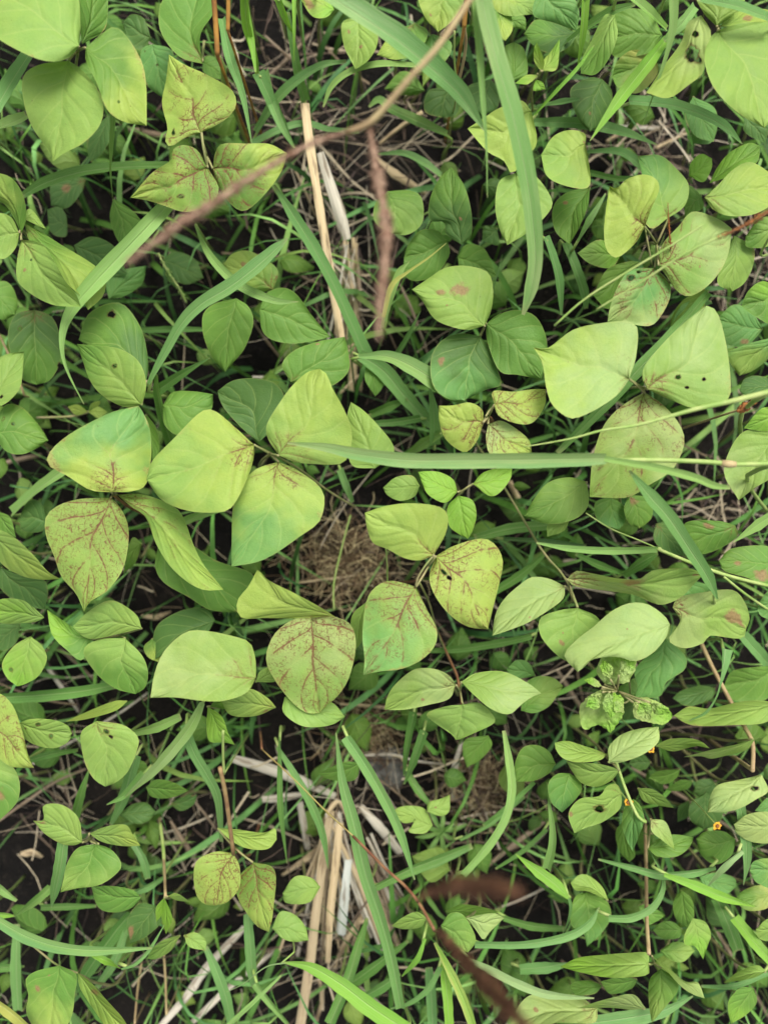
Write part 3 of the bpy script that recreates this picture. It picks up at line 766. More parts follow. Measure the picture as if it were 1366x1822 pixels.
l G0 17 100,80 190,150 ; 100,120 ; 180,80
B|C|dim oval leaf right of the wide upright grass blade, near the yellow bud
l G0 18 120,400 130,205 ; 75,320 85,230 ; 195,360 180,240
B|C|smooth bluish leaf at the top edge, right of centre
l T0 22 250,-60 435,150 ; 222,70 330,112 ; 400,-30 447,50
B|C|dull green leaf below the smooth bluish leaf at the top edge
l GD0 18 440,165 178,165 ; 350,120 240,95 ; 400,225 320,262 230,225
B|C|two upright yellow-green bud leaves on a small shoot near the top
l VY0 28 262,345 242,203 ; 230,300 228,240 ; 278,300 
l VY0 28 268,345 352,188 ; 270,300 310,250 ; 335,340 350,260
l VY0 27 250,365 135,405 ; 190,365 ; 200,408
l V0 27 235,385 285,435 ; 225,440 ; 270,400
s 15 27 10 222,540 218,440 245,360
B|C|yellow-green leaf behind the wide upright grass blade, with a rusty lower tip
l YY0 24 215,540 -95,625 ; 165,488 60,525 0,562 ; 243,690 190,765 122,842 80,780 0,735
B|C|smooth light leaf with a straight-down point half behind the wide upright grass blade
l L0 23 140,840 98,1192 ; 60,880 40,1000 60,1110 ; 230,850 315,970 290,1045 190,1135
B|C|yellow-green leaf with a frayed brown right edge, upper right
l LY1 22 478,700 262,752 ; 475,650 400,632 320,665 ; 502,850 485,915 380,903 290,855 ; 470,700,-20
B|C|dull speckled leaf below the frayed-edge leaf, upper right
l G1 19 500,905 400,1190 ; 380,940 320,1010 330,1120 ; 490,1000 450,1100 ; 385,985,-9
B|C|tilted yellowish leaf with a rusty corner in front of a bluish one, upper right
l YY3 26 766,1102 595,904 ; 720,1182 632,1252 580,1212 568,1120 580,1000 ; 800,1010 836,920 820,870 760,848 680,870 630,915
l TL1 23 880,1060 732,758 ; 800,1112 760,1050 760,900 ; 960,1000 979,900 920,820 840,755
l PL5 24 832,1290 1190,1112 ; 850,1190 930,1100 1000,1028 1120,1063 ; 870,1340 920,1412 980,1440 1060,1400 1130,1322 1172,1230 ; 1020,1290,-6
l PT5 23 815,1300 585,1565 ; 700,1312 640,1382 600,1482 ; 885,1372 887,1452 840,1542 790,1584 690,1575 ; 685,1372,16 ; 720,1335,9
s 25 23 9 766,1102 780,1180 800,1285
B|C|bright leaf low behind the tilted yellowish leaf, upper right
l LV0 20 655,1235 438,1230 ; 620,1200 540,1165 ; 600,1302 500,1282
B|F|olive leaf half hidden behind the speckled bluish blade, upper right
l GL0 19 740,70 515,235 ; 680,70 580,110 ; 650,200 590,300
B|C|smooth light leaf right of the large dark-speckled blade, upper right
l L0 22 1200,1145 1190,1417 ; 1160,1230 1118,1370 ; 1292,1200 1292,1290 1250,1375
B|C|green leaf at the right edge just below the rusty flower stalk
l GL0 23 1470,1080 1255,1150 ; 1366,1050 1300,1090 ; 1380,1190 1265,1202
B|C|yellow-green leaf with clear parallel veins at the right edge, upper right
l YL1 25 1055,960 1440,900 ; 1120,900 1200,820 1280,788 1366,835 ; 1100,1020 1180,1050 1300,1040 1400,980
B|C|bright green folded leaf above the leaf with parallel veins at the right
l GV0 20 1080,890 1325,708 ; 1120,810 1180,740 1270,695 ; 1200,850 1310,790
B|C|small upright bright leaf between the torn weeds and the folded green leaf, upper right
l V0 20 980,855 1092,770 ; 990,790 1040,748 ; 1050,885 1090,820
B|C|very large smooth leaf in the top right corner with its point down
l L0 28 1120,148 1345,622 ; 1060,210 1060,320 1110,440 1220,550 ; 1250,110 1440,130 1490,350 1440,520
l YL0 27 1115,128 1150,-150 ; 1050,60 1015,-50 ; 1200,70 1260,-40
l YL1 26 1130,130 1420,60 ; 1180,70 1300,40 ; 1200,130 1330,130 ; 1260,95,-20
B|C|long yellow leaf pierced by a large torn hole, top right
l YP0 28 1040,75 772,450 ; 975,110 940,210 850,330 800,410 ; 1088,160 1057,250 1050,350 980,412 880,477 ; 985,285,30 ; 997,190,12 ; 997,335,12
B|C|wide dull green leaf behind the torn yellow leaf, top right
l G0 19 850,170 600,180 ; 800,70 700,40 610,80 ; 800,250 700,275 610,270
B|C|narrow leaf with its folded light edge up, left of the torn yellow leaf
l GL0 23 620,75 455,358 ; 570,75 500,210 460,290 ; 635,160 600,270 530,360
B|C|olive round leaf under the bright diagonal grass blade, top right
l GO0 18 800,250 605,370 ; 700,245 630,300 ; 830,350 740,450 640,430
B|C|dull blue-green round leaf with one dark spot, left of the bright diagonal blade, upper right
l D0 18 560,385 500,640 ; 500,377 410,425 412,500 450,590 ; 605,440 600,520 550,610 ; 487,565,-9
B|C|torn ragged green weed leaf on the litter, upper right
l T0 17 1000,470 1100,690 ; 960,560 1010,660 ; 1100,520 1120,600
l T0 16 1080,580 1000,700 ; 990,600 ; 1090,690
B|C|dim round leaf peeping out right of the bluish leaf, upper right
l G0 17 1040,950 960,1060 ; 980,900 960,980 ; 1050,1010
B|C|shaded leaf at the right edge below the corner leaf
l D0 15 1250,560 1350,700 ; 1250,640 ; 1366,600
B|F|three big pale blades with brown flecks near their joint, right of the middle
l YP1 28 690,640 225,487 ; 722,540 732,400 690,362 580,365 420,400 300,487 ; 640,710 560,770 470,817 400,830 320,770 287,680 268,560
l PL2 28 780,690 1065,283 ; 755,640 770,570 880,440 990,340 ; 900,745 1020,787 1120,772 1177,730 1183,650 1167,500 1132,350 1100,295 ; 937,633,10 ; 1067,637,7 ; 955,683,5
l LP5 26 765,705 497,1213 ; 700,740 610,810 550,900 510,1050 ; 860,770 940,870 957,960 900,1080 780,1160 680,1216
s 28 26 12 690,640 740,680 768,712
B|F|pale leaf at the right edge below the dry brown bud
l PL0 23 1430,900 1222,1230 ; 1300,880 1210,930 1150,1090 ; 1420,1080 1300,1170
B|F|lime leaf at the right edge beside the dry brown bud
l V0 24 1430,800 1245,880 ; 1340,780 ; 1380,890
B|F|dark bluish oval leaf at the right edge, beyond the big pale blades
l D0 18 1430,660 1225,700 ; 1320,625 1250,640 ; 1380,720 1280,735
B|F|dark speckled leaf right of the tallest pale blade, near the right edge
l T1 18 1340,400 1115,350 ; 1290,320 1200,278 ; 1260,480 1170,475 1120,430 ; 1240,465,-20
B|F|light leaf with a long point down left at the right edge
l LT0 20 1430,430 1225,625 ; 1300,460 1170,510 1180,560 ; 1366,540 1290,600
B|F|green leaf at the right edge above the dark speckled leaf
l GV0 23 1430,200 1235,285 ; 1340,165 1270,210 ; 1400,370 1300,335
B|F|light green leaf behind the joint of the tallest pale blade and the dark-speckled blade
l L0 19 1060,200 890,400 ; 960,250 900,330 ; 1050,300 960,360
B|F|smooth green leaf left of the lowest of the big pale blades
l GL0 22 485,1140 180,1305 ; 400,1118 300,1142 230,1220 ; 492,1250 430,1320 300,1345
l L0 21 400,1330 292,1408 ; 300,1340 ; 370,1380
B|I|dark green oval leaf under the lowest big pale blade
l TG0 17 600,10 640,170 ; 525,40 540,130 ; 670,60 670,130
l G0 18 690,0 740,165 ; 665,70 690,140 ; 790,20 800,110 ; 700,30,-25
B|I|dull green leaf with a rusty top edge near the right edge
l G1 20 1205,150 960,270 ; 1120,128 960,140 ; 1215,205 1130,262 1040,290 ; 1060,155,-20
B|I|dark green leaf under the falling wide grass blade, right
l D1 17 820,140 960,300 ; 810,220 870,280 ; 880,140 960,220
B|I|green leaf with two dry brown blotches cut by the right edge
l G1 21 1440,330 1128,320 ; 1366,252 1190,262 ; 1400,440 1250,400 1150,370 ; 1320,385,-28 ; 1215,330,-20
B|I|small bluish leaf at the right edge below the blotched leaf
l T0 20 1430,500 1312,540 ; 1366,470 ; 1400,600 1330,590
B|I|green leaf behind the pale notched leaf and the wavy leaf, right
l T0 19 1000,420 900,520 ; 940,430 ; 1100,450 1000,500
B|G|slim light leaf at the left edge with a sharp point aimed right and down
l YL0 24 -60,190 294,410 ; 0,172 80,215 170,300 230,370 ; 0,325 100,392 200,413
B|G|dark leaf below the slim sharp leaf at the left edge
l D0 15 0,350 215,560 ; 100,390 210,410 235,480 ; 0,450 100,530
B|G|light leaf at the left edge just below the dark leaf, above the veined one
l VL0 20 218,598 -60,560 ; 160,545 100,510 0,510 ; 170,620 100,625 0,622
B|G|light veined leaf with a single black hole near the left edge
l VL0 20 150,688 86,932 ; 70,735 12,820 35,890 ; 205,735 230,800 190,880 130,918 ; 45,850,10
B|G|shaded leaf behind the veined leaf with a single black hole, left edge
l D0 14 100,630 -20,740 ; 30,620 -40,660 ; 80,720 20,760
B|G|light oval leaf above a dull round one, left of the dark shaded leaf
l L0 22 690,650 355,640 ; 660,580 545,514 440,562 ; 600,672 450,702 380,672
l VG0 20 445,705 230,560 ; 370,655 290,600 ; 400,805 325,755 255,680
l GL0 21 610,698 660,970 ; 480,705 406,760 470,870 560,942 ; 690,780 720,860 708,935
B|G|dark shaded leaf above the big smooth pale leaf, lower left
l D0 17 1045,610 755,800 ; 1010,555 900,558 780,620 745,700 ; 1000,680 880,740
B|G|small yellowish leaf scrap left of the big smooth pale leaf
l YG0 17 740,700 770,815 ; 700,740 720,790 ; 790,760
B|G|wide green leaf under the rusty hanging blade, left of the pale pointed blade
l G0 18 770,250 1160,575 ; 755,350 800,430 920,500 1020,560 ; 900,230 1050,320 1220,380 1240,460 
B|G|small dark leaf left of the red-brown veined blade
l D0 14 230,130 95,110 ; 200,40 140,30 ; 200,180 110,175
B|G|narrow light leaf in the gap right of the red-brown veined blade
l GL0 17 690,235 600,385 ; 640,215 ; 660,330
B|G|green leaf at the left edge above the slim sharp leaf
l G0 17 -20,80 80,210 ; 50,110 ; 0,180
B|G|yellowish diseased leaf at the left edge with a brown-stained middle
l YY7 25 -90,1120 168,1329 ; -20,970 60,1020 110,1150 140,1270 ; -50,1230 40,1315 100,1327
l L0 23 90,1110 352,1160 ; 160,1090 260,1095 330,1122 ; 110,1172 170,1216 260,1233 330,1205 ; 247,1182,9 ; 135,1133,6 ; 200,1110,9
B|G|thin yellow leaf seen edge-on, lower left
l YY0 21 622,1003 318,1104 ; 550,1005 400,1066 ; 560,1052 420,1092
B|G|pale heart-shaped leaf with one black hole and a point down, lower left
l L1 24 470,1100 512,1420 ; 400,1148 396,1220 420,1320 460,1385 ; 600,1120 672,1180 665,1250 620,1350 560,1402 ; 525,1155,12 ; 535,1172,8
B|G|small folded bright leaf at the head of the pale drooping grass blade, lower left
l V0 22 1010,1030 1142,1217 ; 1005,1130 1020,1200 1090,1205 ; 1080,1080 1110,1160
l VG0 21 1020,1030 1130,980 ; 1060,990 ; 1110,1040
B|J|green leaf with a brown patch cut by the left edge, lower left
l GL0 22 -90,90 -20,395 ; -120,200 -80,330 ; 0,75 60,110 97,190 82,290 ; 0,240,-28
B|J|three-part light leaf with one chewed brown-tipped blade over black soil, lower left
l L0 23 402,482 163,378 ; 385,370 320,308 250,294 208,312 218,372 ; 360,497 300,490 220,442 ; 200,392,-22
l YL0 24 435,440 684,499 ; 520,405 612,398 650,450 ; 500,482 600,501
l LG0 22 470,490 295,726 ; 380,510 330,580 310,660 ; 545,520 592,590 560,642 480,692 380,706
s 14 23 9 400,472 440,468 480,490
B|J|dull oval leaf right below the chewed three-part leaf, lower left
l G0 19 690,752 445,698 ; 640,712 540,695 ; 640,802 560,824 480,800
B|J|dark leaf with a rusty edge below the dull oval leaf, lower left
l D0 17 760,790 635,975 ; 680,780 625,850 620,910 ; 800,850 720,935 ; 640,920,-22
B|J|three-part leaf low on a brown stalk, two blades netted with brown veins, lower left
l YY0 22 1058,413 1345,470 ; 1150,420 1280,436 1337,414 ; 1120,472 1200,512 1300,516
l YY8 23 1135,535 1050,790 ; 1050,528 960,570 942,650 958,745 1000,785 ; 1165,600 1165,700 1110,770
l YG8 22 1230,580 1307,920 ; 1170,640 1148,720 1190,812 1250,890 ; 1320,600 1342,660 1332,780 1322,860
s 30 23 22 1070,120 1095,240 1115,380 1135,540
B|K|smooth light leaf left of the straw bundle, upper of two
l L0 18 375,700 190,730 ; 330,655 250,650 ; 320,775 210,778
B|K|smooth light leaf left of the straw bundle, lower of two
l L0 18 140,900 318,960 ; 180,820 250,835 300,890 ; 190,950 250,967
B|J|yellow-green leaf with a folded olive top and a brown hole in the bottom left corner
l YG0 25 290,1082 250,1500 ; 180,1108 126,1150 140,1230 135,1330 ; 372,1125 365,1220 345,1340 ; 183,1185,-15 ; 243,1133,-7
B|J|long pale leaf leaning right in the bottom left corner
l YL0 24 380,1118 650,1430 ; 440,1160 520,1250 600,1340 ; 390,1190 460,1300 540,1402 ; 452,1222,-22
s 18 24 9 0,880 140,970 280,1080 380,1118
B|J|dim leaf in shade below the pale heart-shaped leaf's right side, lower left
l G0 15 710,215 917,232 ; 760,178 840,190 ; 740,262 830,267
B|J|dark leaf under the dim shaded leaf, lower left
l D0 13 580,350 760,335 ; 640,300 710,290 ; 660,392 720,380
B|J|dark brown-tipped leaf at the right of the shaded leaves, lower left
l D1 12 830,300 960,250 ; 880,265 ; 880,330 940,300 ; 940,255,-12
B|J|small shaded leaf right beside the pale heart-shaped leaf, lower left
l G0 14 620,150 725,130 ; 650,90 700,90 ; 680,175
B|J|bud of narrow bright leaves on the upright stem, lower left
l V0 20 800,750 760,870 ; 760,800 ; 790,830
l V0 20 802,755 808,930 ; 785,840 ; 838,850
l L0 20 815,745 925,773 ; 860,730 ; 860,765
s 4 20 12 770,330 790,480 800,620 805,745
B|J|narrow pointed leaf with a brown end, left of the white dry blade, lower left
l GL1 19 878,935 715,1048 ; 800,955 740,1000 ; 830,1010 760,1050
B|J|small drooping leaf with brown frayed tip above the white dry blade, lower left
l L1 19 895,935 1000,1010 ; 950,920 1000,960 ; 920,990 ; 990,1005,-14
B|K|round light leaf just below the brown seed spike, bottom centre right
l LG0 23 960,885 1090,1020 ; 1000,830 1060,830 1110,900 1128,965 ; 970,950 1030,1000
B|K|pale pointed leaf just below the brown seed spike, bottom centre right
l P0 23 1080,850 1268,850 ; 1150,835 1220,828 ; 1130,910 1165,955 1200,915
B|K|light narrow leaf left of the reddish stalk's foot, bottom centre
l L0 20 890,850 718,890 ; 840,820 770,850 ; 860,895 780,905
B|K|dim leaf behind the pale pointed leaf below the brown seed spike
l G0 17 980,820 1240,820 ; 1050,785 1150,795 ; 1080,850 1180,850
B|K|curled small light leaf on the soil beside the right grass blade, lower centre
l L0 15 920,400 725,350 ; 880,320 800,305 740,320 ; 880,440 800,430 850,380 780,390
B|K|small pointed light leaf above the tiny weed sprig, lower centre right
l L0 16 890,335 1003,250 ; 900,290 960,270 ; 960,355 1000,330 ; 935,310,-4
B|K|young leaf at the left edge of the brown root mat, centre
l G0 16 570,100 360,150 ; 500,90 420,120 ; 540,180 430,180
B|E|bluish leaf low beside the green blades right of the dry stalks
l G0 15 600,560 640,725 ; 590,640 ; 690,620 670,690
B|B|small round green leaf right of the fuzzy hanging spike
l LG0 19 700,930 720,1135 ; 640,990 640,1080 ; 800,925 865,960 870,1080 800,1140
B|B|upright green leaf with a fold, right of the fuzzy hanging spike
l GD0 20 1060,1190 1008,812 ; 985,1140 975,1080 905,1070 905,970 950,870 ; 1105,1150 1108,1040 1080,920 1040,850 ; 1050,1080,-9
B|B|dull wide leaf behind the yellow thin stalk, right of the fuzzy hanging spike
l G0 17 990,1170 780,1250 ; 940,1120 860,1120 800,1190 ; 1000,1240 930,1340 830,1366 780,1330
B|B|dull leaf under the point of the smooth light leaf, upper middle
l G0 16 1040,1250 1230,1340 ; 1080,1190 1170,1210 ; 1060,1330 1150,1366
B|B|dim leaf left of the smooth light leaf, beside the long wide blade
l D0 14 1230,1110 1160,1170 ; 1170,1100 ; 1240,1190
'''
